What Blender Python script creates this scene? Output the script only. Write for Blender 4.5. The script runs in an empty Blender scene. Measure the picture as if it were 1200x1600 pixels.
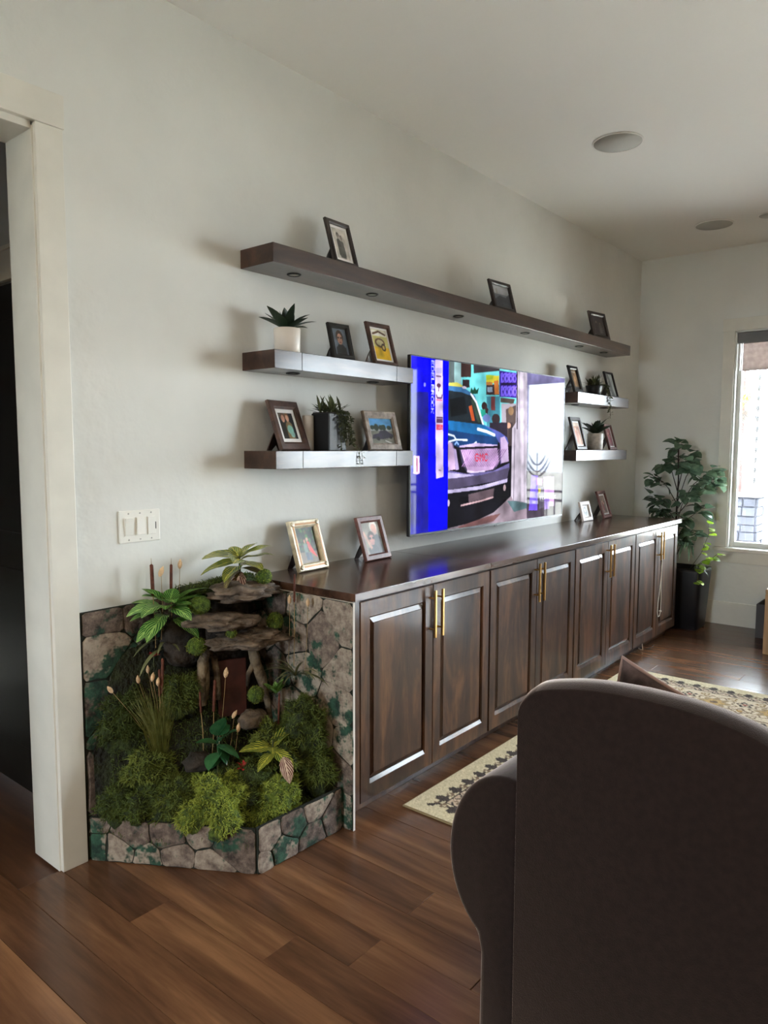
import bpy, bmesh, math, random
import numpy as np
from mathutils import Vector, Matrix, noise

random.seed(7)
RNG = np.random.default_rng(7)
SC = bpy.context.scene
COL = SC.collection

# ------------------------------------------------------------------ camera
F_PX, YAW, PITCH, ROLL = 1134.0, 0.6888, -0.0882, 0.0021
cam_data = bpy.data.cameras.new('camera')
cam_data.sensor_fit = 'VERTICAL'
cam_data.sensor_height = 36.0
cam_data.lens = F_PX / 1600.0 * 36.0
cam_data.clip_start = 0.05
cam_data.clip_end = 200
cam = bpy.data.objects.new('camera', cam_data)
COL.objects.link(cam)
_f = Vector((math.cos(YAW) * math.cos(PITCH), math.sin(YAW) * math.cos(PITCH), math.sin(PITCH)))
_r = Vector((math.sin(YAW), -math.cos(YAW), 0))
_u = _r.cross(_f)
_r2 = math.cos(ROLL) * _r + math.sin(ROLL) * _u
_u2 = -math.sin(ROLL) * _r + math.cos(ROLL) * _u
_m = Matrix((_r2, _u2, -_f)).transposed().to_4x4()
_m.translation = (-0.4868, -2.363, 1.4479)
cam.matrix_world = _m
SC.camera = cam

# ------------------------------------------------------------------ sky and exposure
SKY_STRENGTH = 17.0
world = bpy.data.worlds.new('overcast_sky')
SC.world = world
world.use_nodes = True
_n = world.node_tree.nodes
_bg = _n['Background']
_bg.inputs['Color'].default_value = (0.81, 0.92, 1.0, 1)
_bg.inputs['Strength'].default_value = SKY_STRENGTH
SC.view_settings.view_transform = 'Standard'
SC.view_settings.look = 'None'
SC.view_settings.gamma = 1
SC.view_settings.use_curve_mapping = False
SC.view_settings.exposure = 1.45
SC.cycles.max_bounces = 10
SC.cycles.diffuse_bounces = 6
SC.cycles.glossy_bounces = 4
SC.cycles.transmission_bounces = 6
SC.cycles.transparent_max_bounces = 12
SC.cycles.sample_clamp_indirect = 6
SC.cycles.caustics_reflective = False
SC.cycles.caustics_refractive = False

# sun high over the hall side of the house: lights the ground outside, does not reach into the room
sun_d = bpy.data.lights.new('sun', 'SUN')
sun_d.energy, sun_d.angle, sun_d.color = 48.0, .02, (1.0, .97, .94)
sun = bpy.data.objects.new('sun', sun_d)
sun.rotation_euler = (-math.radians(38), 0, 0)
COL.objects.link(sun)


def portal(name, loc, rot, sx, sy):
    ld = bpy.data.lights.new(name, 'AREA')
    ld.shape = 'RECTANGLE'
    ld.size, ld.size_y = sx, sy
    ld.cycles.is_portal = True
    o = bpy.data.objects.new(name, ld)
    o.location, o.rotation_euler = loc, rot
    COL.objects.link(o)


L = 5.867            # far wall
CE = 3.048           # ceiling height
HP = math.pi / 2
W1 = (-1.76, -0.776, 0.643, 2.384)      # y0 y1 z0 z1 of the window in view
PD = (-5.05, -3.1, 0.05, 2.62)         # glass patio door further along the same wall
BW = (-1.4, -0.4, 0.75, 2.2)           # window in the near wall behind the viewer
NX = -4.2                               # near wall
RY = -6.2                               # right wall
portal('window_daylight', (L + .13, (W1[0] + W1[1]) / 2, (W1[2] + W1[3]) / 2), (0, HP, 0), W1[3] - W1[2], W1[1] - W1[0])
portal('patio_daylight', (L + .13, (PD[0] + PD[1]) / 2, (PD[2] + PD[3]) / 2), (0, HP, 0), PD[3] - PD[2], PD[1] - PD[0])
portal('near_daylight', (NX - .13, (BW[0] + BW[1]) / 2, (BW[2] + BW[3]) / 2), (0, -HP, 0), BW[3] - BW[2], BW[1] - BW[0])


# ------------------------------------------------------------------ helpers
def tag(o, label=None, cat=None, group=None, kind=None):
    if label: o['label'] = label
    if cat: o['category'] = cat
    if group: o['group'] = group
    if kind: o['kind'] = kind
    return o


def thing(name, loc, label, cat, rz=0.0, group=None, kind=None):
    o = bpy.data.objects.new(name, None)
    o.empty_display_size = 0.05
    COL.objects.link(o)
    o.location = loc
    o.rotation_euler = (0, 0, rz)
    return tag(o, label, cat, group, kind)


def link(name, me, mat, parent=None, loc=None, rot=None):
    o = bpy.data.objects.new(name, me)
    COL.objects.link(o)
    if mat is not None and len(me.materials) == 0:
        me.materials.append(mat)
    if parent is not None: o.parent = parent
    if loc is not None: o.location = loc
    if rot is not None: o.rotation_euler = rot
    return o


def copy_tree(o, parent=None):
    c = o.copy()
    COL.objects.link(c)
    if parent is not None: c.parent = parent
    for ch in list(o.children): copy_tree(ch, c)
    return c


class MB:
    """collects vertices and faces of ONE piece"""
    def __init__(s):
        s.v, s.f, s.uv = [], [], {}

    def add(s, verts, faces):
        b = len(s.v)
        s.v.extend([tuple(p) for p in verts])
        s.f.extend([tuple(b + i for i in f) for f in faces])
        return s

    def box(s, x0, x1, y0, y1, z0, z1, M=None):
        p = [(x0, y0, z0), (x1, y0, z0), (x1, y1, z0), (x0, y1, z0), (x0, y0, z1), (x1, y0, z1), (x1, y1, z1), (x0, y1, z1)]
        if M is not None: p = [M @ Vector(q) for q in p]
        return s.add(p, [(0, 3, 2, 1), (4, 5, 6, 7), (0, 1, 5, 4), (1, 2, 6, 5), (2, 3, 7, 6), (3, 0, 4, 7)])

    def tube(s, path, rad, n=8, cap=True):
        path = [Vector(p) for p in path]
        if not hasattr(rad, '__len__'): rad = [rad] * len(path)
        rings, prev = [], None
        for i, p in enumerate(path):
            t = (path[min(i + 1, len(path) - 1)] - path[max(i - 1, 0)]).normalized()
            if prev is None:
                a = Vector((0, 0, 1)) if abs(t.z) < .9 else Vector((1, 0, 0))
                e1 = t.cross(a).normalized()
            else:
                e1 = (prev - t * prev.dot(t)).normalized()
            prev = e1
            e2 = t.cross(e1)
            rings.append([p + (e1 * math.cos(2 * math.pi * k / n) + e2 * math.sin(2 * math.pi * k / n)) * rad[i] for k in range(n)])
        vs = [q for r in rings for q in r]
        fs = []
        for i in range(len(path) - 1):
            for k in range(n):
                a, b = i * n + k, i * n + (k + 1) % n
                fs.append((a, b, b + n, a + n))
        if cap:
            fs.append(tuple(range(n - 1, -1, -1)))
            fs.append(tuple((len(path) - 1) * n + k for k in range(n)))
        return s.add(vs, fs)

    def lathe(s, prof, n=24, c=(0, 0, 0), sx=1, sy=1):
        vs, fs = [], []
        for r, z in prof:
            for k in range(n):
                a = 2 * math.pi * k / n
                vs.append((c[0] + r * math.cos(a) * sx, c[1] + r * math.sin(a) * sy, c[2] + z))
        for i in range(len(prof) - 1):
            for k in range(n):
                a, b = i * n + k, i * n + (k + 1) % n
                fs.append((a, b, b + n, a + n))
        fs.append(tuple(range(n - 1, -1, -1)))
        fs.append(tuple((len(prof) - 1) * n + k for k in range(n)))
        return s.add(vs, fs)

    def prism(s, poly, h0, h1, M=None):
        n = len(poly)
        vs = [Vector((x, y, h0)) for x, y in poly] + [Vector((x, y, h1)) for x, y in poly]
        if M is not None: vs = [M @ q for q in vs]
        return s.add(vs, [tuple(range(n - 1, -1, -1)), tuple(range(n, 2 * n))] + [(i, (i + 1) % n, (i + 1) % n + n, i + n) for i in range(n)])

    def mesh(s, name, smooth=False):
        me = bpy.data.meshes.new(name)
        me.from_pydata(s.v, [], s.f)
        me.validate()
        if smooth:
            me.polygons.foreach_set('use_smooth', [True] * len(me.polygons))
        me.update()
        return me

    def build(s, name, mat, parent=None, smooth=False, bevel=0, seg=2, loc=None, rot=None):
        bm = bmesh.new()
        me = s.mesh(name, smooth)
        bm.from_mesh(me)
        bmesh.ops.recalc_face_normals(bm, faces=bm.faces)
        bm.to_mesh(me)
        bm.free()
        o = link(name, me, mat, parent, loc, rot)
        if bevel:
            m = o.modifiers.new('edge', 'BEVEL')
            m.width, m.segments, m.limit_method, m.angle_limit = bevel, seg, 'ANGLE', math.radians(35)
        return o


def B(x0, x1, y0, y1, z0, z1): return MB().box(x0, x1, y0, y1, z0, z1)


# ------------------------------------------------------------------ materials
def lin(c):
    return tuple(((x / 255) / 12.92 if x / 255 <= .04045 else (((x / 255) + .055) / 1.055) ** 2.4) for x in c[:3]) + (1,)


def nodes(name):
    m = bpy.data.materials.new(name)
    m.use_nodes = True
    nt = m.node_tree
    return m, nt, nt.nodes['Principled BSDF']


def N(nt, t, **kw):
    n = nt.nodes.new(t)
    for k, v in kw.items():
        if k in n.bl_rna.properties: setattr(n, k, v)
        else: n.inputs[k].default_value = v
    return n


def ramp(nt, stops):
    r = nt.nodes.new('ShaderNodeValToRGB')
    e = r.color_ramp.elements
    while len(e) < len(stops): e.new(0.5)
    for i, (p, c) in enumerate(stops):
        e[i].position, e[i].color = p, lin(c)
    return r


def objcoord(nt, scale=(1, 1, 1), spread=30.0):
    tc = N(nt, 'ShaderNodeTexCoord')
    oi = N(nt, 'ShaderNodeObjectInfo')
    mul = N(nt, 'ShaderNodeMath', operation='MULTIPLY')
    mul.inputs[1].default_value = spread
    nt.links.new(oi.outputs['Random'], mul.inputs[0])
    add = N(nt, 'ShaderNodeVectorMath', operation='ADD')
    nt.links.new(tc.outputs['Object'], add.inputs[0])
    nt.links.new(mul.outputs[0], add.inputs[1])
    mp = N(nt, 'ShaderNodeMapping')
    mp.inputs['Scale'].default_value = scale
    nt.links.new(add.outputs[0], mp.inputs['Vector'])
    return mp.outputs[0], oi


def bump(nt, bs, vec, scale, strength, dist=.002, detail=3):
    nz = N(nt, 'ShaderNodeTexNoise', Scale=scale, Detail=detail)
    if vec is not None: nt.links.new(vec, nz.inputs['Vector'])
    b = N(nt, 'ShaderNodeBump', Strength=strength, Distance=dist)
    nt.links.new(nz.outputs['Fac'], b.inputs['Height'])
    nt.links.new(b.outputs[0], bs.inputs['Normal'])


def plain(name, c, rough=.5, metal=0.0, var=0.0, vscale=8.0, bscale=0, bstr=.3, bdist=.002, spec=.5, c2=None, sheen=0.0, trans=0.0):
    m, nt, bs = nodes(name)
    bs.inputs['Base Color'].default_value = lin(c)
    bs.inputs['Roughness'].default_value = rough
    bs.inputs['Metallic'].default_value = metal
    bs.inputs['Specular IOR Level'].default_value = spec
    if sheen:
        bs.inputs['Sheen Weight'].default_value = sheen
        bs.inputs['Sheen Roughness'].default_value = .35
        bs.inputs['Sheen Tint'].default_value = (1, .84, .78, 1)
    vec, _ = objcoord(nt)
    if var or c2:
        nz = N(nt, 'ShaderNodeTexNoise', Scale=vscale, Detail=4.0)
        nt.links.new(vec, nz.inputs['Vector'])
        c2 = c2 or tuple(max(0, x * (1 - var)) for x in c)
        r = ramp(nt, [(.35, c2), (.65, c)])
        nt.links.new(nz.outputs['Fac'], r.inputs[0])
        nt.links.new(r.outputs[0], bs.inputs['Base Color'])
    if bscale: bump(nt, bs, vec, bscale, bstr, bdist)
    return m


def wood(name, stops, scale, rough=.35, spec=.5, spread=30.0, coat=0.0, byobj=0.0, bstr=.08, fine=4.0):
    m, nt, bs = nodes(name)
    vec, oi = objcoord(nt, scale, spread)
    n1 = N(nt, 'ShaderNodeTexNoise', Scale=1.0, Detail=6.0, Roughness=.62, Distortion=.6)
    n2 = N(nt, 'ShaderNodeTexNoise', Scale=fine, Detail=3.0, Roughness=.7)
    nt.links.new(vec, n1.inputs['Vector'])
    nt.links.new(vec, n2.inputs['Vector'])
    mx = N(nt, 'ShaderNodeMath', operation='MULTIPLY_ADD')
    mx.inputs[1].default_value = .28
    nt.links.new(n2.outputs['Fac'], mx.inputs[0])
    nt.links.new(n1.outputs['Fac'], mx.inputs[2])
    sub = N(nt, 'ShaderNodeMath', operation='SUBTRACT')
    sub.inputs[1].default_value = .14
    nt.links.new(mx.outputs[0], sub.inputs[0])
    fac = sub.outputs[0]
    if byobj:
        a = N(nt, 'ShaderNodeMath', operation='MULTIPLY_ADD')
        a.inputs[1].default_value = byobj
        nt.links.new(oi.outputs['Random'], a.inputs[0])
        nt.links.new(fac, a.inputs[2])
        s2 = N(nt, 'ShaderNodeMath', operation='SUBTRACT')
        s2.inputs[1].default_value = byobj / 2
        nt.links.new(a.outputs[0], s2.inputs[0])
        fac = s2.outputs[0]
    r = ramp(nt, stops)
    nt.links.new(fac, r.inputs[0])
    nt.links.new(r.outputs[0], bs.inputs['Base Color'])
    bs.inputs['Roughness'].default_value = rough
    bs.inputs['Specular IOR Level'].default_value = spec
    if coat:
        bs.inputs['Coat Weight'].default_value = coat
        bs.inputs['Coat Roughness'].default_value = .12
    b = N(nt, 'ShaderNodeBump', Strength=bstr, Distance=.002)
    nt.links.new(fac, b.inputs['Height'])
    nt.links.new(b.outputs[0], bs.inputs['Normal'])
    return m


def printed(name, rough=.35, emit=0.0):
    m, nt, bs = nodes(name)
    at = N(nt, 'ShaderNodeAttribute', attribute_name='print')
    if emit:
        bs.inputs['Base Color'].default_value = (.004, .004, .005, 1)
        nt.links.new(at.outputs['Color'], bs.inputs['Emission Color'])
        bs.inputs['Emission Strength'].default_value = emit
        bs.inputs['IOR'].default_value = 1.17
    else:
        nt.links.new(at.outputs['Color'], bs.inputs['Base Color'])
    bs.inputs['Roughness'].default_value = rough
    return m


def leafmat(name, base, vein, edge=None, pattern='plain', rough=.35, back=.25):
    """leaf colours laid out over the blade (UV: x across, y along)"""
    m, nt, bs = nodes(name)
    uv = N(nt, 'ShaderNodeUVMap')
    sep = N(nt, 'ShaderNodeSeparateXYZ')
    nt.links.new(uv.outputs[0], sep.inputs[0])
    sh = N(nt, 'ShaderNodeMath', operation='SUBTRACT'); sh.inputs[1].default_value = .5
    nt.links.new(sep.outputs['X'], sh.inputs[0])
    ab = N(nt, 'ShaderNodeMath', operation='ABSOLUTE')
    nt.links.new(sh.outputs[0], ab.inputs[0])
    vec, oi = objcoord(nt, (1, 1, 1), 20)
    nz = N(nt, 'ShaderNodeTexNoise', Scale=30.0, Detail=3.0)
    nt.links.new(vec, nz.inputs['Vector'])
    if pattern == 'plain':
        a = N(nt, 'ShaderNodeMath', operation='MULTIPLY_ADD'); a.inputs[1].default_value = .5
        nt.links.new(oi.outputs['Random'], a.inputs[0]); nt.links.new(nz.outputs['Fac'], a.inputs[2])
        r = ramp(nt, [(.35, base), (.95, vein)])
        nt.links.new(a.outputs[0], r.inputs[0])
    else:
        # side veins: stripes slanting away from the midrib
        k = {'stripe': 6.0, 'croton': 6.0}[pattern]
        t = N(nt, 'ShaderNodeMath', operation='MULTIPLY_ADD'); t.inputs[1].default_value = -1.1
        nt.links.new(ab.outputs[0], t.inputs[0]); nt.links.new(sep.outputs['Y'], t.inputs[2])
        w = N(nt, 'ShaderNodeMath', operation='MULTIPLY'); w.inputs[1].default_value = k
        nt.links.new(t.outputs[0], w.inputs[0])
        fr = N(nt, 'ShaderNodeMath', operation='FRACT')
        nt.links.new(w.outputs[0], fr.inputs[0])
        pp = N(nt, 'ShaderNodeMath', operation='PINGPONG'); pp.inputs[1].default_value = .5
        nt.links.new(fr.outputs[0], pp.inputs[0])
        mid = N(nt, 'ShaderNodeMath', operation='LESS_THAN'); mid.inputs[1].default_value = .05
        nt.links.new(ab.outputs[0], mid.inputs[0])
        ad = N(nt, 'ShaderNodeMath', operation='MULTIPLY_ADD'); ad.inputs[1].default_value = .45
        nt.links.new(nz.outputs['Fac'], ad.inputs[0]); nt.links.new(pp.outputs[0], ad.inputs[2])
        mxx = N(nt, 'ShaderNodeMath', operation='MAXIMUM')
        nt.links.new(ad.outputs[0], mxx.inputs[0]); nt.links.new(mid.outputs[0], mxx.inputs[1])
        r = ramp(nt, [(.42, base), (.66, vein)])
        nt.links.new(mxx.outputs[0], r.inputs[0])
    nt.links.new(r.outputs[0], bs.inputs['Base Color'])
    bs.inputs['Roughness'].default_value = rough
    # thin leaves let some daylight through
    tr = N(nt, 'ShaderNodeBsdfTranslucent')
    nt.links.new(r.outputs[0], tr.inputs['Color'])
    ms = N(nt, 'ShaderNodeMixShader'); ms.inputs[0].default_value = back
    nt.links.new(bs.outputs[0], ms.inputs[1]); nt.links.new(tr.outputs[0], ms.inputs[2])
    nt.links.new(ms.outputs[0], nt.nodes['Material Output'].inputs['Surface'])
    return m


M = {}
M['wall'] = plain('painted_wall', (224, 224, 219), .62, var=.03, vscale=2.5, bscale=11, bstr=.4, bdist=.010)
M['wall_dim'] = plain('darkened_unseen_wall', (158, 150, 140), .7, bscale=9, bstr=.2, bdist=.006)  # unseen walls, darkened so less light bounces around the room
M['ceil'] = plain('painted_ceiling', (232, 231, 226), .8, bscale=60, bstr=.12, bdist=.003)
M['trim'] = plain('trim_paint', (226, 223, 213), .35, var=.03)
M['hallwall'] = plain('hall_wall_paint', (196, 198, 198), .7, bscale=20, bstr=.1)
M['blackdoor'] = plain('black_door_paint', (20, 20, 22), .5)
M['slab'] = wood('floor_base', [(.3, (60, 38, 26)), (.7, (110, 72, 48))], (9, .9, 9), .4)
M['plank'] = wood('floor_plank', [(.27, (66, 43, 31)), (.44, (90, 61, 43)), (.58, (110, 76, 53)), (.74, (138, 99, 69))], (7.0, .6, 7.0), .24, byobj=.13, bstr=.10, fine=5.0)
M['cab'] = wood('stained_cabinet_wood', [(.3, (34, 19, 11)), (.5, (62, 38, 23)), (.72, (104, 68, 42))], (8, 8, 1.6), .5, spec=.2, coat=.5)
M['cabtop'] = wood('stained_top_wood', [(.3, (46, 29, 22)), (.5, (70, 47, 36)), (.75, (98, 69, 53))], (1.3, 11, 11), .22, coat=.4)
M['shelf'] = wood('stained_shelf_wood', [(.3, (36, 22, 17)), (.5, (58, 38, 29)), (.75, (84, 58, 45))], (1.6, 12, 12), .3, spec=.4, coat=.35)
M['framewood'] = wood('frame_walnut', [(.3, (48, 30, 24)), (.7, (92, 62, 50))], (20, 20, 20), .4)
M['framedark'] = wood('frame_dark', [(.3, (28, 20, 18)), (.7, (54, 40, 36))], (20, 20, 20), .4)
M['frameblack'] = plain('frame_black', (16, 15, 17), .35)
M['framesilver'] = plain('frame_weathered', (176, 162, 152), .45, var=.3, vscale=30, bscale=60, bstr=.2)
M['framegold'] = plain('frame_champagne', (232, 220, 192), .3, metal=.25, var=.15, vscale=40, bscale=80, bstr=.3)
M['goldband'] = plain('frame_bronze_band', (150, 108, 66), .4, metal=.3)
M['framewhite'] = plain('frame_white', (226, 216, 214), .5)
M['framered'] = wood('frame_redbrown', [(.3, (84, 48, 44)), (.7, (132, 88, 80))], (20, 20, 20), .4)
M['mat'] = plain('photo_mat', (236, 234, 234), .6)
M['photo'] = printed('photo_print', .3)
M['brass'] = plain('brushed_brass', (214, 172, 104), .28, metal=1.0)
M['switch'] = plain('switch_plastic', (232, 230, 222), .35)
M['dark'] = plain('dark_gap', (14, 13, 13), .6)
M['bezel'] = plain('tv_bezel', (24, 22, 24), .35)
M['screen'] = printed('tv_screen', .03, .46)
M['ceramic'] = plain('white_ceramic', (226, 216, 206), .4, var=.05)
M['concretepot'] = plain('grey_wash_ceramic', (198, 190, 182), .5, var=.2, vscale=30)
M['blackpot'] = plain('black_ceramic', (18, 18, 20), .45)
M['candle'] = plain('pale_stone', (206, 200, 194), .5)
M['soil'] = plain('soil', (38, 30, 24), .95, bscale=80, bstr=.6)
M['succ'] = leafmat('succulent_leaf', (22, 36, 26), (44, 62, 44), rough=.4, back=.08)
M['string'] = leafmat('trailing_leaf', (42, 50, 30), (86, 92, 58), rough=.45, back=.15)
M['ficus'] = leafmat('ficus_leaf', (52, 76, 60), (124, 150, 122), rough=.22, back=.3)  # paler tone is grey-green highlights put into the leaf colour
M['lime'] = leafmat('lime_bloom_and_lit_leaf', (120, 160, 40), (176, 204, 70), rough=.35, back=.5)  # yellow-green of the window-lit leaves is put into this colour
M['rubber'] = leafmat('rubber_leaf', (28, 72, 44), (66, 116, 72), rough=.22, back=.12)
M['croton'] = leafmat('croton_leaf', (44, 84, 30), (202, 196, 84), pattern='croton', rough=.28, back=.2)
M['crotondark'] = leafmat('croton_dark_leaf', (52, 34, 28), (150, 134, 70), pattern='croton', rough=.28, back=.15)
M['crotonpink'] = leafmat('croton_pink_leaf', (96, 46, 44), (214, 190, 170), pattern='croton', rough=.28, back=.15)
M['dieff'] = leafmat('striped_leaf', (40, 104, 36), (176, 212, 120), pattern='stripe', rough=.3, back=.2)
M['grass'] = leafmat('grass_blade', (100, 108, 48), (168, 166, 92), rough=.6, back=.2)
M['airplant'] = leafmat('airplant_leaf', (72, 82, 50), (130, 132, 92), rough=.5, back=.15)
M['stem'] = plain('plant_stem', (86, 92, 52), .6, var=.3)
M['bark'] = plain('plant_bark', (58, 46, 36), .8, var=.4, vscale=40)
M['straw'] = plain('straw_stem', (150, 124, 80), .7)
M['cattail'] = plain('cattail_head', (104, 54, 36), .85, var=.25, vscale=60, bscale=200, bstr=.4)
M['bunny'] = plain('bunny_tail_fluff', (226, 190, 148), .9, var=.15, vscale=80, bscale=250, bstr=.8, bdist=.003, sheen=.4)
M['redflower'] = plain('red_bloom', (168, 34, 40), .5)
M['mossbright'] = plain('moss_body_bright', (98, 116, 40), .95, c2=(52, 66, 24), vscale=40, bscale=120, bstr=1.0, bdist=.010)
M['moss'] = plain('moss_body', (62, 76, 26), .95, c2=(30, 40, 18), vscale=26, bscale=90, bstr=1.0, bdist=.012)
M['fibre'] = leafmat('moss_fibre', (80, 100, 26), (160, 172, 70), rough=.8, back=.2)
M['fibremid'] = leafmat('moss_fibre_mid', (60, 76, 24), (122, 134, 56), rough=.8, back=.2)
M['fibredark'] = leafmat('moss_fibre_dark', (44, 60, 20), (92, 108, 42), rough=.8, back=.2)
M['mossball'] = plain('moss_ball', (92, 116, 34), .95, c2=(50, 68, 22), vscale=60, bscale=260, bstr=1.0, bdist=.006)
M['rock'] = plain('ledge_rock', (126, 108, 92), .85, c2=(66, 56, 46), vscale=14, bscale=34, bstr=.9, bdist=.015)
M['darkrock'] = plain('dark_rock', (62, 52, 44), .9, c2=(30, 27, 22), vscale=12, bscale=30, bstr=.9, bdist=.015)
M['driftwood'] = plain('driftwood', (134, 116, 92), .85, c2=(60, 48, 38), vscale=22, bscale=50, bstr=.9, bdist=.01)
M['tilepane'] = plain('red_brown_slate', (84, 44, 36), .35, var=.4, vscale=12)
M['board'] = plain('board_core', (210, 202, 194), .7)
M['grout'] = plain('dark_joint', (36, 38, 30), .95, c2=(24, 30, 22), vscale=30, bscale=90, bstr=.8, bdist=.004)
M['fabric'] = plain('brown_microfibre', (36, 26, 24), .95, var=.18, vscale=60, bscale=420, bstr=.35, bdist=.002, sheen=1.0, spec=.15)
M['piping'] = plain('brown_piping', (70, 52, 48), .9, sheen=.4, spec=.2)
M['pillow'] = plain('pillow_cloth', (96, 80, 80), .9, c2=(38, 28, 30), vscale=18, bscale=300, bstr=.3, sheen=.5)
M['pillowpipe'] = plain('pillow_piping', (150, 124, 118), .8)
M['rug'] = printed('woven_rug', .95)
M['rugedge'] = plain('rug_binding', (150, 132, 100), .95, bscale=300, bstr=.4)
M['grille'] = plain('speaker_grille', (176, 175, 168), .7, bscale=700, bstr=.5)
M['planter'] = plain('black_planter', (22, 22, 27), .45, var=.2)
M['shadecloth'] = leafmat('woven_shade', (146, 136, 132), (180, 168, 163), rough=.9, back=.5)
M['cassette'] = plain('shade_cassette', (104, 104, 106), .5)
M['vinyl'] = plain('white_vinyl', (226, 228, 224), .35)
M['stonegrey'] = plain('pillar_stone', (54, 56, 66), .9, c2=(36, 38, 46), vscale=6, bscale=30, bstr=.5)
M['stonecap'] = plain('pillar_cap', (84, 82, 80), .8)
M['redpost'] = plain('stained_post', (64, 38, 34), .7, var=.2)
M['flower'] = plain('orange_petal', (226, 130, 20), .6)
M['iron'] = plain('black_iron', (22, 22, 24), .5)
M['concrete'] = plain('patio_concrete', (176, 174, 172), .9, var=.15, vscale=2)
M['lawn'] = plain('bounce', (160, 160, 150), .95, var=.15, vscale=3)  # outdoor ground, lightened to throw daylight up to the ceiling
M['cord'] = plain('white_cord', (222, 216, 206), .6)
M['tanwood'] = wood('tan_wood', [(.3, (150, 116, 80)), (.7, (196, 160, 118))], (14, 14, 1.5), .4)
M['olive'] = plain('olive_fabric', (52, 52, 44), .9, bscale=200, bstr=.3)
M['greybin'] = plain('grey_felt', (92, 90, 92), .95, bscale=200, bstr=.4)
M['clip'] = plain('silver_clip', (214, 220, 226), .15, metal=1.0)
M['lampglow'] = plain('lamp_lens', (240, 230, 210), .4)


def glass():
    m, nt, bs = nodes('window_glass')
    out = nt.nodes['Material Output']
    tr = N(nt, 'ShaderNodeBsdfTransparent')
    gl = N(nt, 'ShaderNodeBsdfGlossy', Roughness=.0)
    fr = N(nt, 'ShaderNodeFresnel', IOR=1.35)
    ms = N(nt, 'ShaderNodeMixShader')
    nt.links.new(fr.outputs[0], ms.inputs[0]); nt.links.new(tr.outputs[0], ms.inputs[1]); nt.links.new(gl.outputs[0], ms.inputs[2])
    nt.links.new(ms.outputs[0], out.inputs['Surface'])
    return m


M['glass'] = glass()


def stonemat(name):
    """mottled stones, some overgrown with teal-green moss stains of their own shape"""
    m, nt, bs = nodes(name)
    vec, oi = objcoord(nt, (1, 1, 1), 0.0)
    n1 = N(nt, 'ShaderNodeTexNoise', Scale=26.0, Detail=5.0, Roughness=.7)
    n2 = N(nt, 'ShaderNodeTexNoise', Scale=7.0, Detail=4.0, Roughness=.75)
    for n in (n1, n2): nt.links.new(vec, n.inputs['Vector'])
    a = N(nt, 'ShaderNodeMath', operation='MULTIPLY_ADD'); a.inputs[1].default_value = .3
    nt.links.new(oi.outputs['Random'], a.inputs[0]); nt.links.new(n1.outputs['Fac'], a.inputs[2])
    r = ramp(nt, [(.38, (52, 42, 38)), (.6, (114, 98, 88)), (.85, (166, 152, 136))])
    nt.links.new(a.outputs[0], r.inputs[0])
    g = ramp(nt, [(.35, (20, 40, 32)), (.65, (50, 88, 68))])
    nt.links.new(n1.outputs['Fac'], g.inputs[0])
    k = ramp(nt, [(.50, (0, 0, 0)), (.57, (255, 255, 255))])
    nt.links.new(n2.outputs['Fac'], k.inputs[0])
    mx = N(nt, 'ShaderNodeMix', data_type='RGBA')
    nt.links.new(k.outputs[0], mx.inputs['Factor'])
    nt.links.new(r.outputs[0], mx.inputs[6]); nt.links.new(g.outputs[0], mx.inputs[7])
    nt.links.new(mx.outputs[2], bs.inputs['Base Color'])
    bs.inputs['Roughness'].default_value = .9
    b = N(nt, 'ShaderNodeBump', Strength=.8, Distance=.008)
    nt.links.new(n1.outputs['Fac'], b.inputs['Height']); nt.links.new(b.outputs[0], bs.inputs['Normal'])
    return m


M['stone'] = stonemat('mossy_stone')


# ------------------------------------------------------------------ printed pictures
FONT = {'G': '01110 10001 10000 10111 10001 10001 01110', 'M': '10001 11011 10101 10101 10001 10001 10001', 'C': '01110 10001 10000 10000 10000 10001 01110',
        'T': '11111 00100 00100 00100 00100 00100 00100', 'O': '01110 10001 10001 10001 10001 10001 01110', 'I': '01110 00100 00100 00100 00100 00100 01110',
        'N': '10001 11001 10101 10011 10001 10001 10001', 'E': '11111 10000 10000 11110 10000 10000 11111', 'D': '11110 10001 10001 10001 10001 10001 11110',
        'L': '10000 10000 10000 10000 10000 10000 11111', 'B': '11110 10001 10001 11110 10001 10001 11110', 'R': '11110 10001 10001 11110 10100 10010 10001',
        'K': '10001 10010 10100 11000 10100 10010 10001'}


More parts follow.
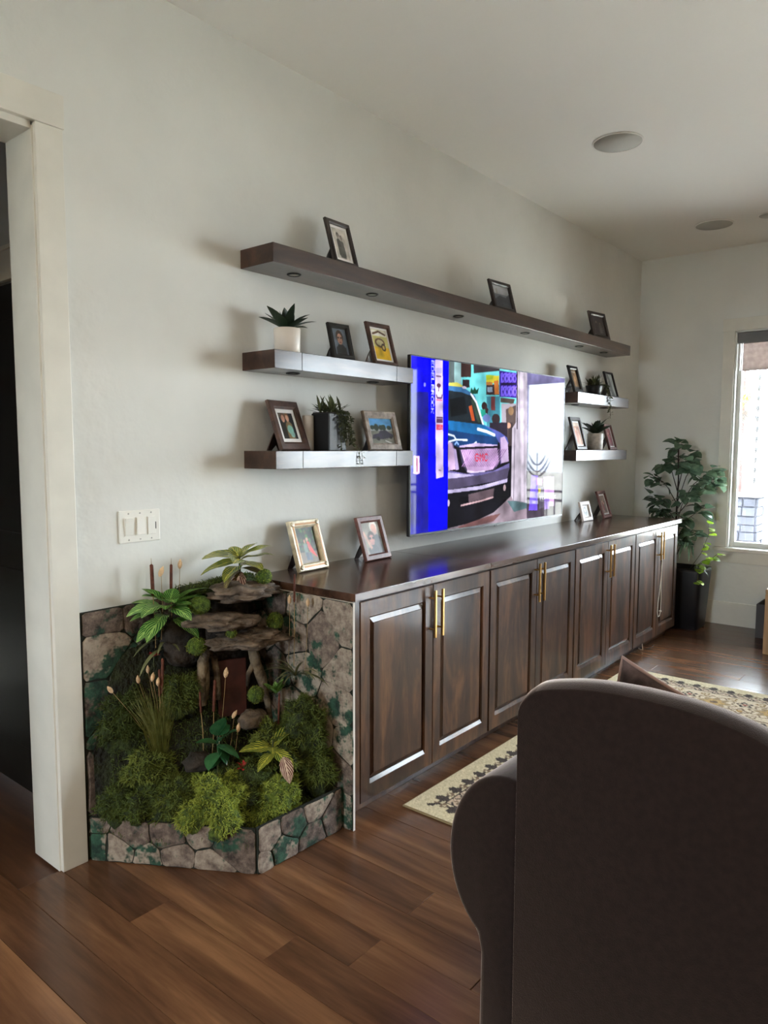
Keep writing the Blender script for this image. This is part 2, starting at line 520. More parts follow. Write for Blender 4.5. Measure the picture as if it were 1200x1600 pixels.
class Canvas:
    def __init__(s, w, h, bg, aspect=None):
        s.w, s.h = w, h
        s.a = np.empty((h, w, 3)); s.a[:] = bg
        s.U, s.V = np.meshgrid(np.linspace(0, 1, w), np.linspace(0, 1, h))
        s.asp = aspect or w / h

    def poly(s, c, pts):
        ins = np.zeros(s.U.shape, bool)
        n = len(pts)
        for i in range(n):
            (x0, y0), (x1, y1) = pts[i], pts[(i + 1) % n]
            if y0 == y1: continue
            cond = (s.V >= min(y0, y1)) & (s.V < max(y0, y1))
            ins ^= cond & (s.U < x0 + (s.V - y0) * (x1 - x0) / (y1 - y0))
        s.a[ins] = c
        return s

    def rect(s, c, x0, y0, x1, y1): return s.poly(c, [(x0, y0), (x1, y0), (x1, y1), (x0, y1)])

    def ell(s, c, cx, cy, rx, ry):
        s.a[((s.U - cx) / rx) ** 2 + ((s.V - cy) / ry) ** 2 < 1] = c
        return s

    def line(s, c, pts, w):
        for (x0, y0), (x1, y1) in zip(pts, pts[1:]):
            ax, bx = (s.U - x0) * s.asp, (x1 - x0) * s.asp
            ay, by = s.V - y0, y1 - y0
            t = np.clip((ax * bx + ay * by) / max(bx * bx + by * by, 1e-9), 0, 1)
            s.a[np.hypot(ax - t * bx, ay - t * by) < w] = c
        return s

    def text(s, st, c, p0, p1, down=False):
        n = len(st)
        for i, ch in enumerate(st):
            g = FONT[ch].split()
            for r in range(7):
                for k in range(5):
                    if g[r][k] != '1': continue
                    if not down:
                        dx, dy = (p1[0] - p0[0]) / n, (p1[1] - p0[1]) / 7
                        x, y = p0[0] + dx * (i + .08 + k * .17), p0[1] + dy * (6 - r)
                        s.rect(c, x, y, x + dx * .17, y + dy)
                    else:           # letters turned a quarter, read downwards
                        dy, dx = (p1[1] - p0[1]) / n, (p1[0] - p0[0]) / 7
                        x, y = p0[0] + dx * (6 - r), p1[1] - dy * (i + .06 + (k + 1) * .172)
                        s.rect(c, x, y, x + dx, y + dy * .172)
        return s

    def speckle(s, amp, seed=1):
        s.a += np.random.default_rng(seed).normal(0, amp, s.a.shape[:2])[..., None]
        return s

    def blur(s, n=1):
        for _ in range(n):
            p = np.pad(s.a, ((1, 1), (1, 1), (0, 0)), mode='edge')
            s.a = (p[:-2, 1:-1] + p[2:, 1:-1] + p[1:-1, :-2] + p[1:-1, 2:] + 2 * s.a) / 6
        return s

    def shade(s, amp, n=(14, 8), seed=2):
        g = np.random.default_rng(seed).uniform(-1, 1, (n[1] + 1, n[0] + 1))
        fx, fy = s.U * (n[0] - .001), s.V * (n[1] - .001)
        ix, iy = fx.astype(int), fy.astype(int)
        tx, ty = fx - ix, fy - iy
        v = (g[iy, ix] * (1 - tx) + g[iy, ix + 1] * tx) * (1 - ty) + (g[iy + 1, ix] * (1 - tx) + g[iy + 1, ix + 1] * tx) * ty
        s.a *= (1 + amp * v)[..., None]
        return s

    def mesh(s, name, W, H, plane='xz'):
        me = bpy.data.meshes.new(name)
        h, w = s.h, s.w
        co = np.zeros((h * w, 3))
        co[:, 0] = (s.U.ravel() - .5) * W
        if plane == 'xz': co[:, 2] = s.V.ravel() * H
        else: co[:, 1] = (s.V.ravel() - .5) * H
        i = np.arange(h * w).reshape(h, w)
        q = np.stack([i[:-1, :-1], i[:-1, 1:], i[1:, 1:], i[1:, :-1]], -1).reshape(-1, 4)
        me.vertices.add(h * w); me.vertices.foreach_set('co', co.ravel())
        me.loops.add(q.size); me.loops.foreach_set('vertex_index', q.ravel().astype(np.int32))
        me.polygons.add(len(q)); me.polygons.foreach_set('loop_start', np.arange(0, q.size, 4, dtype=np.int32))
        me.update(calc_edges=True)
        c = np.clip(s.a, 0, 255).reshape(-1, 3) / 255
        c = np.where(c <= .04045, c / 12.92, ((c + .055) / 1.055) ** 2.4)
        rgba = np.ones((h * w, 4), np.float32); rgba[:, :3] = c
        at = me.color_attributes.new('print', 'FLOAT_COLOR', 'POINT')
        at.data.foreach_set('color', rgba.ravel())
        return me
TV_ART = [
 ('p', (112, 214, 220), [(0.192, 1.015), (1.0, 1.008), (0.981, 0.507), (0.198, 0.571)]),
 ('p', (84, 96, 98), [(0.192, 1.007), (0.227, 1.012), (0.229, 0.858), (0.194, 0.854)]),
 ('p', (140, 176, 178), [(0.227, 1.004), (0.267, 1.01), (0.27, 0.863), (0.229, 0.858)]),
 ('p', (66, 48, 46), [(0.266, 1.01), (0.326, 1.019), (0.327, 0.924), (0.267, 0.916)]),
 ('p', (60, 56, 60), [(0.339, 1.012), (0.506, 1.024), (0.507, 0.987), (0.343, 0.949)]),
 ('p', (48, 40, 44), [(0.276, 0.902), (0.317, 0.907), (0.318, 0.859), (0.277, 0.855)]),
 ('p', (70, 140, 160), [(0.424, 0.816), (0.511, 0.824), (0.517, 0.58), (0.429, 0.577)]),
 ('p', (222, 206, 60), [(0.419, 0.95), (0.503, 0.954), (0.504, 0.908), (0.42, 0.898)]),
 ('p', (170, 190, 50), [(0.419, 0.95), (0.469, 0.953), (0.46, 0.928), (0.42, 0.916)]),
 ('p', (60, 46, 50), [(0.421, 0.889), (0.504, 0.898), (0.506, 0.833), (0.422, 0.825)]),
 ('p', (196, 132, 70), [(0.42, 0.905), (0.46, 0.91), (0.461, 0.89), (0.421, 0.885)]),
 ('p', (206, 120, 60), [(0.47, 0.917), (0.499, 0.926), (0.506, 0.838), (0.476, 0.832)]),
 ('p', (150, 170, 190), [(0.428, 0.875), (0.461, 0.879), (0.462, 0.846), (0.429, 0.842)]),
 ('p', (122, 62, 64), [(0.453, 0.817), (0.479, 0.819), (0.481, 0.732), (0.454, 0.73)]),
 ('p', (50, 30, 130), [(0.505, 0.987), (0.624, 0.987), (0.629, 0.824), (0.509, 0.822)]),
 ('l', (128, 104, 255), [(0.519, 0.917), (0.518, 0.967), (0.525, 0.974), (0.528, 0.957), (0.521, 0.945), (0.528, 0.918)], 0.006),
 ('l', (128, 104, 255), [(0.539, 0.972), (0.532, 0.962), (0.54, 0.942), (0.534, 0.922)], 0.006),
 ('l', (128, 104, 255), [(0.545, 0.92), (0.545, 0.971), (0.552, 0.977), (0.554, 0.961), (0.547, 0.949), (0.554, 0.921)], 0.006),
 ('l', (128, 104, 255), [(0.565, 0.975), (0.558, 0.965), (0.567, 0.945), (0.56, 0.925)], 0.006),
 ('l', (128, 104, 255), [(0.572, 0.923), (0.571, 0.974), (0.578, 0.981), (0.581, 0.964), (0.574, 0.952), (0.581, 0.924)], 0.006),
 ('l', (128, 104, 255), [(0.592, 0.979), (0.585, 0.969), (0.594, 0.949), (0.587, 0.928)], 0.006),
 ('l', (128, 104, 255), [(0.599, 0.927), (0.599, 0.978), (0.606, 0.985), (0.608, 0.968), (0.601, 0.955), (0.608, 0.928)], 0.006),
 ('l', (128, 104, 255), [(0.62, 0.983), (0.612, 0.972), (0.621, 0.952), (0.615, 0.931)], 0.006),
 ('l', (128, 104, 255), [(0.521, 0.829), (0.52, 0.883), (0.527, 0.89), (0.53, 0.873), (0.523, 0.859), (0.53, 0.83)], 0.006),
 ('l', (128, 104, 255), [(0.541, 0.888), (0.534, 0.877), (0.542, 0.856), (0.536, 0.833)], 0.006),
 ('l', (128, 104, 255), [(0.547, 0.832), (0.547, 0.886), (0.554, 0.893), (0.556, 0.876), (0.549, 0.862), (0.556, 0.833)], 0.006),
 ('l', (128, 104, 255), [(0.567, 0.891), (0.56, 0.88), (0.569, 0.858), (0.563, 0.836)], 0.006),
 ('l', (128, 104, 255), [(0.574, 0.834), (0.574, 0.889), (0.581, 0.896), (0.583, 0.879), (0.576, 0.865), (0.583, 0.835)], 0.006),
 ('l', (128, 104, 255), [(0.594, 0.894), (0.587, 0.883), (0.596, 0.861), (0.59, 0.839)], 0.006),
 ('l', (128, 104, 255), [(0.601, 0.837), (0.601, 0.892), (0.608, 0.899), (0.611, 0.882), (0.604, 0.868), (0.611, 0.838)], 0.006),
 ('l', (128, 104, 255), [(0.622, 0.897), (0.615, 0.886), (0.624, 0.864), (0.617, 0.841)], 0.006),
 ('p', (34, 26, 60), [(0.519, 0.911), (0.621, 0.923), (0.621, 0.91), (0.519, 0.898)]),
 ('p', (84, 76, 70), [(0.515, 0.815), (0.615, 0.815), (0.604, 0.783), (0.516, 0.787)]),
 ('p', (176, 168, 180), [(0.522, 0.778), (0.63, 0.787), (0.635, 0.583), (0.527, 0.58)]),
 ('p', (96, 82, 80), [(0.553, 0.743), (0.625, 0.777), (0.632, 0.504), (0.564, 0.523)]),
 ('p', (70, 60, 62), [(0.571, 0.658), (0.602, 0.66), (0.606, 0.504), (0.574, 0.504)]),
 ('e', (198, 150, 128), [(0.574, 0.639), (0.016, 0.019)]),
 ('e', (150, 120, 90), [(0.589, 0.736), (0.019, 0.029)]),
 ('e', (50, 36, 36), [(0.411, 0.753), (0.017, 0.026)]),
 ('p', (58, 44, 46), [(0.416, 0.761), (0.437, 0.735), (0.432, 0.707), (0.407, 0.714)]),
 ('p', (40, 150, 130), [(0.388, 0.731), (0.416, 0.733), (0.423, 0.688), (0.389, 0.686)]),
 ('e', (56, 46, 50), [(0.487, 0.677), (0.027, 0.033)]),
 ('e', (110, 130, 190), [(0.427, 0.679), (0.025, 0.024)]),
 ('p', (46, 40, 52), [(0.447, 0.652), (0.565, 0.658), (0.569, 0.523), (0.449, 0.522)]),
 ('p', (196, 190, 90), [(0.194, 0.873), (0.244, 0.882), (0.278, 0.867), (0.278, 0.857), (0.194, 0.852)]),
 ('p', (60, 110, 160), [(0.194, 0.857), (0.278, 0.858), (0.35, 0.816), (0.389, 0.686), (0.371, 0.685), (0.195, 0.76)]),
 ('p', (34, 42, 48), [(0.194, 0.829), (0.27, 0.826), (0.332, 0.809), (0.389, 0.672), (0.411, 0.634), (0.197, 0.653)]),
 ('p', (52, 70, 60), [(0.324, 0.789), (0.35, 0.791), (0.401, 0.65), (0.371, 0.648)]),
 ('p', (206, 92, 50), [(0.314, 0.744), (0.333, 0.754), (0.345, 0.701), (0.353, 0.658), (0.335, 0.656)]),
 ('p', (22, 26, 30), [(0.203, 0.778), (0.288, 0.803), (0.307, 0.699), (0.213, 0.675)]),
 ('l', (244, 246, 255), [(0.328, 0.821), (0.36, 0.774), (0.384, 0.704), (0.405, 0.637)], 0.008),
 ('p', (24, 70, 54), [(0.323, 0.833), (0.329, 0.861), (0.34, 0.844), (0.349, 0.867), (0.359, 0.846), (0.375, 0.864), (0.368, 0.827), (0.332, 0.821)]),
 ('e', (210, 200, 220), [(0.287, 0.856), (0.014, 0.008)]),
 ('p', (32, 104, 164), [(0.197, 0.653), (0.411, 0.636), (0.487, 0.583), (0.504, 0.522), (0.355, 0.521), (0.258, 0.495), (0.198, 0.527)]),
 ('p', (30, 64, 116), [(0.197, 0.597), (0.354, 0.575), (0.497, 0.56), (0.504, 0.511), (0.356, 0.516), (0.258, 0.493), (0.198, 0.519)]),
 ('p', (86, 96, 176), [(0.407, 0.637), (0.516, 0.593), (0.564, 0.56), (0.577, 0.519), (0.518, 0.519), (0.504, 0.532), (0.477, 0.588)]),
 ('l', (244, 248, 255), [(0.372, 0.608), (0.429, 0.594), (0.479, 0.573)], 0.01),
 ('l', (230, 238, 255), [(0.198, 0.571), (0.231, 0.561), (0.242, 0.54), (0.307, 0.538)], 0.006),
 ('l', (230, 238, 255), [(0.242, 0.54), (0.202, 0.527)], 0.006),
 ('l', (220, 226, 250), [(0.342, 0.506), (0.363, 0.524)], 0.008),
 ('l', (150, 190, 255), [(0.237, 0.512), (0.246, 0.526), (0.256, 0.512)], 0.006),
 ('p', (202, 180, 226), [(0.262, 0.503), (0.36, 0.521), (0.5, 0.511), (0.503, 0.494), (0.263, 0.482)]),
 ('l', (30, 26, 34), [(0.239, 0.486), (0.503, 0.498)], 0.006),
 ('p', (206, 180, 222), [(0.519, 0.557), (0.547, 0.567), (0.571, 0.523), (0.58, 0.401), (0.525, 0.389)]),
 ('l', (120, 100, 160), [(0.517, 0.557), (0.525, 0.389)], 0.005),
 ('p', (208, 178, 216), [(0.197, 0.529), (0.218, 0.519), (0.238, 0.457), (0.241, 0.36), (0.199, 0.354)]),
 ('l', (130, 110, 150), [(0.22, 0.519), (0.24, 0.449), (0.243, 0.36)], 0.005),
 ('p', (180, 160, 205), [(0.226, 0.488), (0.243, 0.482), (0.262, 0.359), (0.245, 0.355)]),
 ('p', (56, 52, 74), [(0.26, 0.482), (0.503, 0.494), (0.521, 0.398), (0.479, 0.34), (0.359, 0.321), (0.306, 0.338), (0.279, 0.395)]),
 ('p', (198, 164, 208), [(0.269, 0.479), (0.499, 0.49), (0.511, 0.406), (0.472, 0.352), (0.359, 0.332), (0.313, 0.347), (0.291, 0.403)]),
 ('l', (150, 112, 162), [(0.276, 0.48), (0.276, 0.48)], 0.002),
 ('l', (150, 112, 162), [(0.286, 0.48), (0.281, 0.464)], 0.002),
 ('l', (150, 112, 162), [(0.297, 0.48), (0.287, 0.448)], 0.002),
 ('l', (150, 112, 162), [(0.307, 0.48), (0.292, 0.432)], 0.002),
 ('l', (150, 112, 162), [(0.318, 0.48), (0.298, 0.416)], 0.002),
 ('l', (150, 112, 162), [(0.329, 0.48), (0.304, 0.399)], 0.002),
 ('l', (150, 112, 162), [(0.34, 0.481), (0.279, 0.377)], 0.002),
 ('l', (150, 112, 162), [(0.351, 0.481), (0.29, 0.376)], 0.002),
 ('l', (150, 112, 162), [(0.362, 0.481), (0.3, 0.376)], 0.002),
 ('l', (150, 112, 162), [(0.373, 0.481), (0.311, 0.376)], 0.002),
 ('l', (150, 112, 162), [(0.384, 0.481), (0.322, 0.375)], 0.002),
 ('l', (150, 112, 162), [(0.395, 0.481), (0.333, 0.375)], 0.002),
 ('l', (150, 112, 162), [(0.406, 0.481), (0.344, 0.375)], 0.002),
 ('l', (150, 112, 162), [(0.418, 0.481), (0.354, 0.374)], 0.002),
 ('l', (150, 112, 162), [(0.429, 0.481), (0.366, 0.374)], 0.002),
 ('l', (150, 112, 162), [(0.441, 0.481), (0.377, 0.374)], 0.002),
 ('l', (150, 112, 162), [(0.452, 0.481), (0.388, 0.373)], 0.002),
 ('l', (150, 112, 162), [(0.464, 0.481), (0.399, 0.373)], 0.002),
 ('l', (150, 112, 162), [(0.475, 0.481), (0.41, 0.373)], 0.002),
 ('l', (150, 112, 162), [(0.487, 0.481), (0.422, 0.373)], 0.002),
 ('l', (150, 112, 162), [(0.499, 0.481), (0.433, 0.372)], 0.002),
 ('l', (150, 112, 162), [(0.511, 0.481), (0.445, 0.372)], 0.002),
 ('l', (150, 112, 162), [(0.523, 0.481), (0.456, 0.371)], 0.002),
 ('l', (150, 112, 162), [(0.535, 0.481), (0.468, 0.371)], 0.002),
 ('l', (150, 112, 162), [(0.547, 0.481), (0.48, 0.371)], 0.002),
 ('l', (150, 112, 162), [(0.56, 0.481), (0.492, 0.37)], 0.002),
 ('l', (232, 214, 244), [(0.313, 0.347), (0.359, 0.334), (0.415, 0.341)], 0.008),
 ('t', 'GMC', (226, 44, 74), (0.354, 0.407), (0.441, 0.454)),
 ('p', (112, 104, 160), [(0.197, 0.356), (0.306, 0.332), (0.473, 0.341), (0.585, 0.391), (0.585, 0.356), (0.572, 0.308), (0.199, 0.254)]),
 ('p', (192, 182, 222), [(0.197, 0.344), (0.287, 0.33), (0.359, 0.321), (0.27, 0.307), (0.198, 0.307)]),
 ('p', (84, 76, 104), [(0.198, 0.305), (0.396, 0.318), (0.583, 0.36), (0.571, 0.285), (0.199, 0.237)]),
 ('p', (194, 184, 222), [(0.197, 0.238), (0.398, 0.252), (0.573, 0.288), (0.571, 0.263), (0.398, 0.228), (0.197, 0.215)]),
 ('p', (24, 24, 30), [(0.197, 0.217), (0.398, 0.228), (0.571, 0.263), (0.562, 0.144), (0.528, 0.108), (0.479, 0.07), (0.346, 0.024), (0.195, 0.006)]),
 ('p', (98, 82, 90), [(0.318, 0.202), (0.483, 0.23), (0.478, 0.176), (0.322, 0.151)]),
 ('l', (198, 164, 170), [(0.276, 0.137), (0.4, 0.155), (0.476, 0.171)], 0.006),
 ('e', (208, 180, 186), [(0.553, 0.227), (0.009, 0.022)]),
 ('e', (200, 180, 210), [(0.203, 0.16), (0.007, 0.021)]),
 ('p', (14, 14, 18), [(0.263, 0.193), (0.316, 0.189), (0.317, 0.152), (0.263, 0.157)]),
 ('p', (150, 134, 146), [(0.195, 0.006), (0.346, 0.024), (0.479, 0.07), (0.53, 0.11), (0.599, 0.17), (0.752, 0.158), (0.758, -0.019), (0.196, -0.037)]),
 ('p', (120, 84, 84), [(0.257, 0.008), (0.44, 0.05), (0.529, 0.059), (0.48, 0.012), (0.275, -0.008)]),
 ('p', (92, 118, 124), [(0.573, 0.138), (0.708, 0.125), (0.736, 0.077), (0.623, 0.058)]),
 ('p', (196, 186, 202), [(0.625, 1.008), (0.7, 1.004), (0.716, 0.625), (0.715, 0.11), (0.616, 0.137), (0.599, 0.17), (0.599, 0.621), (0.624, 0.661)]),  # reflection of the window casing, painted into the screen picture
 ('p', (238, 226, 244), [(0.648, 1.002), (0.672, 1.003), (0.693, 0.122), (0.671, 0.124)]),
 ('l', (58, 52, 60), [(0.627, 0.995), (0.635, 0.622)], 0.006),
 ('l', (120, 112, 128), [(0.618, 0.621), (0.618, 0.139)], 0.004),
 ('p', (120, 116, 160), [(0.7, 1.014), (0.999, 1.019), (1.018, 0.529), (0.71, 0.525)]),
 ('p', (96, 100, 120), [(0.71, 0.525), (1.006, 0.529), (1.001, 0.312), (0.709, 0.324)]),
 ('p', (70, 62, 74), [(0.709, 0.334), (1.003, 0.316), (1.003, -0.006), (0.719, -0.014)]),
 ('p', (120, 92, 232), [(0.748, 0.302), (0.799, 0.294), (0.799, 0.049), (0.732, 0.057)]),
 ('p', (206, 160, 226), [(0.841, 0.287), (0.929, 0.283), (0.934, 0.067), (0.853, 0.075)]),
 ('p', (216, 140, 206), [(0.789, 0.279), (0.836, 0.272), (0.831, 0.225), (0.79, 0.232)]),
 ('p', (96, 90, 110), [(0.814, 0.215), (0.85, 0.213), (0.853, 0.065), (0.813, 0.058)]),
 ('p', (176, 166, 70), [(0.804, 0.206), (0.823, 0.204), (0.821, 0.173), (0.805, 0.169)]),
 ('p', (150, 110, 220), [(0.852, 0.128), (0.895, 0.125), (0.895, 0.05), (0.855, 0.049)]),
 ('t', 'TOMINE', (250, 250, 250), (0.809, 0.122), (0.951, 0.146)),
 ('p', (0, 0, 225), [(-0.009, 1.006), (0.196, 0.999), (0.198, -0.001), (-0.009, -0.014)]),
 ('p', (14, 10, 250), [(0.006, 0.998), (0.087, 0.995), (0.087, 0.812), (0.006, 0.801)]),
 ('p', (30, 30, 150), [(-0.007, 0.798), (0.092, 0.809), (0.096, -0.004), (-0.004, -0.014)]),  # duller patch: the patio door's reflection painted over the blue
 ('p', (0, 0, 255), [(0.087, 0.995), (0.196, 0.999), (0.198, 0.008), (0.093, 0.003)]),
 ('e', (150, 150, 255), [(0.069, 0.848), (0.006, 0.012)]),
 ('p', (226, 206, 246), [(0.121, 0.997), (0.163, 0.999), (0.173, 0.319), (0.132, 0.309)]),
 ('p', (190, 178, 228), [(0.126, 0.95), (0.16, 0.955), (0.16, 0.924), (0.127, 0.92)]),
 ('e', (90, 52, 84), [(0.143, 0.852), (0.011, 0.012)]),
 ('l', (90, 52, 84), [(0.145, 0.847), (0.142, 0.819)], 0.003),
 ('l', (100, 70, 110), [(0.131, 0.795), (0.136, 0.78), (0.159, 0.781), (0.162, 0.798)], 0.005),
 ('l', (230, 120, 160), [(0.132, 0.767), (0.162, 0.769)], 0.004),
 ('l', (120, 90, 130), [(0.13, 0.905), (0.154, 0.905)], 0.004),
 ('l', (96, 60, 96), [(0.134, 0.666), (0.164, 0.666)], 0.004),
 ('l', (96, 60, 96), [(0.134, 0.657), (0.164, 0.657)], 0.004),
 ('l', (96, 60, 96), [(0.134, 0.647), (0.165, 0.647)], 0.004),
 ('l', (96, 60, 96), [(0.134, 0.639), (0.165, 0.64)], 0.004),
 ('l', (226, 80, 110), [(0.134, 0.622), (0.165, 0.623)], 0.005),
 ('l', (226, 80, 110), [(0.134, 0.611), (0.165, 0.613)], 0.005),
 ('l', (226, 80, 110), [(0.134, 0.6), (0.165, 0.601)], 0.005),
 ('l', (120, 90, 130), [(0.148, 0.36), (0.158, 0.356)], 0.003),
 ('v', 'EDELBROCK', (236, 240, 250), (0.102, 0.685), (0.118, 0.993)),
 ('p', (236, 190, 216), [(0.015, 0.446), (0.045, 0.444), (0.046, 0.345), (0.032, 0.339), (0.014, 0.345)]),
 ('l', (150, 90, 120), [(0.031, 0.429), (0.032, 0.359)], 0.006),
]


# ================================================================== the setting
def struct(o, label, cat): return tag(o, label, cat, kind='structure')


floor = B(NX, L + .15, RY, 2.7, -.08, -.012).build('floor', M['slab'])
struct(floor, 'brown wide-plank wood floor running under the whole room', 'floor')
B(NX, -.62, RY, 0, -.011, 0).build('floor_field', M['slab'], floor)
PW_ = .1428
_plank = {}


def plank_mesh(w, l):
    k = (round(w, 3), round(l, 2))
    if k not in _plank:
        mb = MB()
        e = .0005
        hw, hl = w / 2 - e, k[1] / 2 - e
        mb.add([(-hw, -hl, -.011), (hw, -hl, -.011), (hw, hl, -.011), (-hw, hl, -.011),
                (-hw, -hl, -.0008), (hw, -hl, -.0008), (hw, hl, -.0008), (-hw, hl, -.0008),
                (-hw + .001, -hl + .001, 0), (hw - .001, -hl + .001, 0), (hw - .001, hl - .001, 0), (-hw + .001, hl - .001, 0)],
               [(0, 1, 5, 4), (1, 2, 6, 5), (2, 3, 7, 6), (3, 0, 4, 7), (4, 5, 9, 8), (5, 6, 10, 9), (6, 7, 11, 10), (7, 4, 8, 11), (8, 9, 10, 11)])
        _plank[k] = mb.mesh('plank')
    return _plank[k]


rp = random.Random(3)
x = .93 - 11 * PW_
while x < L - .01:
    w = min(PW_, L - x)
    top = 1.65 if x + w < .64 else 0.0
    y = top
    if abs(x - .93) < .01:                    # the light plank whose end joint shows in front
        cuts = [-1.07, -2.35, -3.6, -4.9]
    else:
        cuts, yy = [], top - rp.uniform(.3, 1.6)
        while yy > RY + .3:
            cuts.append(yy); yy -= rp.choice([1.2, 1.5, 1.8])
    for c in cuts + [RY]:
        ln = y - c
        if ln > .02:
            o = link('plank', plank_mesh(w, ln), M['plank'], floor, (x + w / 2, (y + c) / 2, 0))
        y = c
    x += PW_

wl = MB().box(.648, L + .15, 0, .17, 0, CE).box(-.462, .648, 0, .17, 2.465, CE).box(NX, -.462, 0, .17, 0, CE)
struct(wl.build('wall_left', M['wall']), 'pale grey-white textured wall behind the television and shelves', 'wall')
ceil = B(NX, L + .15, RY - .15, .17, CE, CE + .12).build('ceiling', M['ceil'])
struct(ceil, 'plain off-white ceiling of the living room', 'ceiling')


def holed(axis, pos, th, a0, a1, z0, z1, holes):
    """wall in the plane x=pos (thickness th) from y=a0..a1 with rectangular holes"""
    mb = MB()
    ys = sorted({a0, a1} | {h[0] for h in holes} | {h[1] for h in holes})
    for p, q in zip(ys, ys[1:]):
        zs, mid = [(z0, z1)], (p + q) / 2
        for h in holes:
            if h[0] < mid < h[1]:
                zs = [(z0, h[2]), (h[3], z1)]
        for za, zb in zs:
            if zb - za > .002: mb.box(pos, pos + th, p, q, za, zb)
    return mb


struct(holed('x', L, .15, RY, 0, 0, CE, [W1, PD]).build('wall_far', M['wall']), 'grey shaded end wall with the window and patio door', 'wall')
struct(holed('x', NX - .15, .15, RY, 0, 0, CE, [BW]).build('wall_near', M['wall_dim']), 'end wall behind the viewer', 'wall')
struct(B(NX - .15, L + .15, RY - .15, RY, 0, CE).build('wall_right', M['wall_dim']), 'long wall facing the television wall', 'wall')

# ---- doorway to the hall
tr = thing('trim_1', (.1, 0, 0), 'off-white flat casing and jamb around the open doorway', 'door casing', kind='structure')
R_ = lambda mb, n, mt='trim', bv=.002: mb.build(n, M[mt], tr, bevel=bv)
R_(B(.542, .631, -.02, 0, 0, 2.4625), 'side_casing')
R_(B(-.65, -.561, -.02, 0, 0, 2.4625), 'side_casing')
R_(B(-.66, .636, -.024, 0, 2.4635, 2.567), 'head_casing')
R_(B(.536, .548, -.004, .176, 0, 2.453), 'jamb')
R_(B(-.562, -.55, -.004, .176, 0, 2.453), 'jamb')
R_(B(-.55, .536, -.004, .176, 2.441, 2.465), 'jamb_head')
struct(B(-1.75, -.462 - .18, -.016, 0, 0, .18).build('baseboard_left', M['trim'], bevel=.002), 'white baseboard left of the doorway', 'baseboard')
struct(B(L - .016, L, -2.62, -.001, 0, .19).build('baseboard_far', M['trim'], bevel=.002), 'white baseboard under the window', 'baseboard')
# ---- the hall beyond
struct(B(.85, 1.0, .171, 2.7, 0, 2.9).build('wall_hall', M['hallwall']), 'dim grey hall wall seen through the doorway', 'wall')
struct(MB().box(-1.8, 1.0, 2.7, 2.85, 0, 2.9).box(-1.95, -1.8, .17, 2.7, 0, 2.9).build('wall_hall_end', M['hallwall']), 'unlit end of the hall beyond the doorway', 'wall')
struct(B(-1.95, 1.0, .17, 2.85, 2.9, 3.0).build('ceiling_hall', M['ceil']), 'hall ceiling beyond the doorway', 'ceiling')
d1 = thing('door_1', (.85, .95, 0), 'tall black door with white head casing in the dim hall', 'door', kind='structure')
B(-.02, -.002, -.48, .5, .01, 2.09).build('door_leaf', M['blackdoor'], d1, bevel=.003)
for zz0, zz1 in ((.2, .95), (1.1, 1.95)):
    for yy0 in (-.40, .06):
        B(-.026, -.02, yy0, yy0 + .36, zz0, zz1).build('door_panel', M['blackdoor'], d1, bevel=.004)
MB().tube([(-.02, .43, 1.0), (-.06, .43, 1.0), (-.065, .33, 1.0)], .009, 8).build('door_handle', M['iron'], d1, True)
B(-.022, 0, -.62, .62, 2.105, 2.22).build('head_casing', M['trim'], d1, bevel=.003)
B(-.03, 0, -.64, .64, 2.22, 2.235).build('head_cap', M['trim'], d1, bevel=.002)
for s in (-1, 1):
    B(-.018, 0, s * .55 - .045, s * .55 + .045, 0, 2.104).build('side_casing', M['blackdoor'], d1, bevel=.002)


# ---- windows
def window(name, wx, sgn, R, label, cat, mull=(), casing=True, sill=True):
    """R = y0 y1 z0 z1 ; sgn=+1 when outside is toward +x"""
    y0, y1, z0, z1 = R
    r = thing(name, (wx, (y0 + y1) / 2, z0), label, cat, kind='structure')
    h, hw = z1 - z0, (y1 - y0) / 2
    X = lambda a, b: (min(a * sgn, b * sgn), max(a * sgn, b * sgn))
    if casing:
        a, b = X(-.02, 0)
        for s in (-1, 1):
            c = s * (hw + .043)
            B(a, b, c - .043, c + .043, (0 if sill else -z0), h).build('side_casing', M['trim'], r, bevel=.002)
        B(a, b, -hw - .092, hw + .092, h, h + .098).build('head_casing', M['trim'], r, bevel=.002)
    if sill:
        a, b = X(-.045, .06)
        B(a, b, -hw - .1, hw + .1, -.03, -.002).build('window_sill', M['trim'], r, bevel=.004)
        a, b = X(-.018, 0)
        B(a, b, -hw - .09, hw + .09, -.125, -.03).build('apron', M['trim'], r, bevel=.002)
    # reveal boards
    a, b = X(0, .07)
    for s in (-1, 1):
        c = s * (hw - .006)
        B(a, b, c - .006, c + .006, 0, h).build('reveal', M['vinyl'], r)
    B(a, b, -hw, hw, h - .012, h).build('reveal', M['vinyl'], r)
    # vinyl frame
    a, b = X(.07, .125)
    fw = .04
    for s in (-1, 1):
        c = s * (hw - fw / 2)
        B(a, b, c - fw / 2, c + fw / 2, 0, h).build('window_frame', M['vinyl'], r, bevel=.004)
    B(a, b, -hw + fw, hw - fw, 0, fw).build('window_frame', M['vinyl'], r, bevel=.004)
    B(a, b, -hw + fw, hw - fw, h - fw, h).build('window_frame', M['vinyl'], r, bevel=.004)
    for mpos in mull:
        c = -hw + mpos * 2 * hw
        B(a, b, c - .045, c + .045, fw, h - fw).build('mullion', M['vinyl'], r, bevel=.004)
    a, b = X(.098, .102)
    e = [-hw + fw] + [-hw + m_ * 2 * hw for m_ in mull] + [hw - fw]
    for p, q in zip(e, e[1:]):
        B(a, b, p, q, fw, h - fw).build('pane', M['glass'], r)
    return r


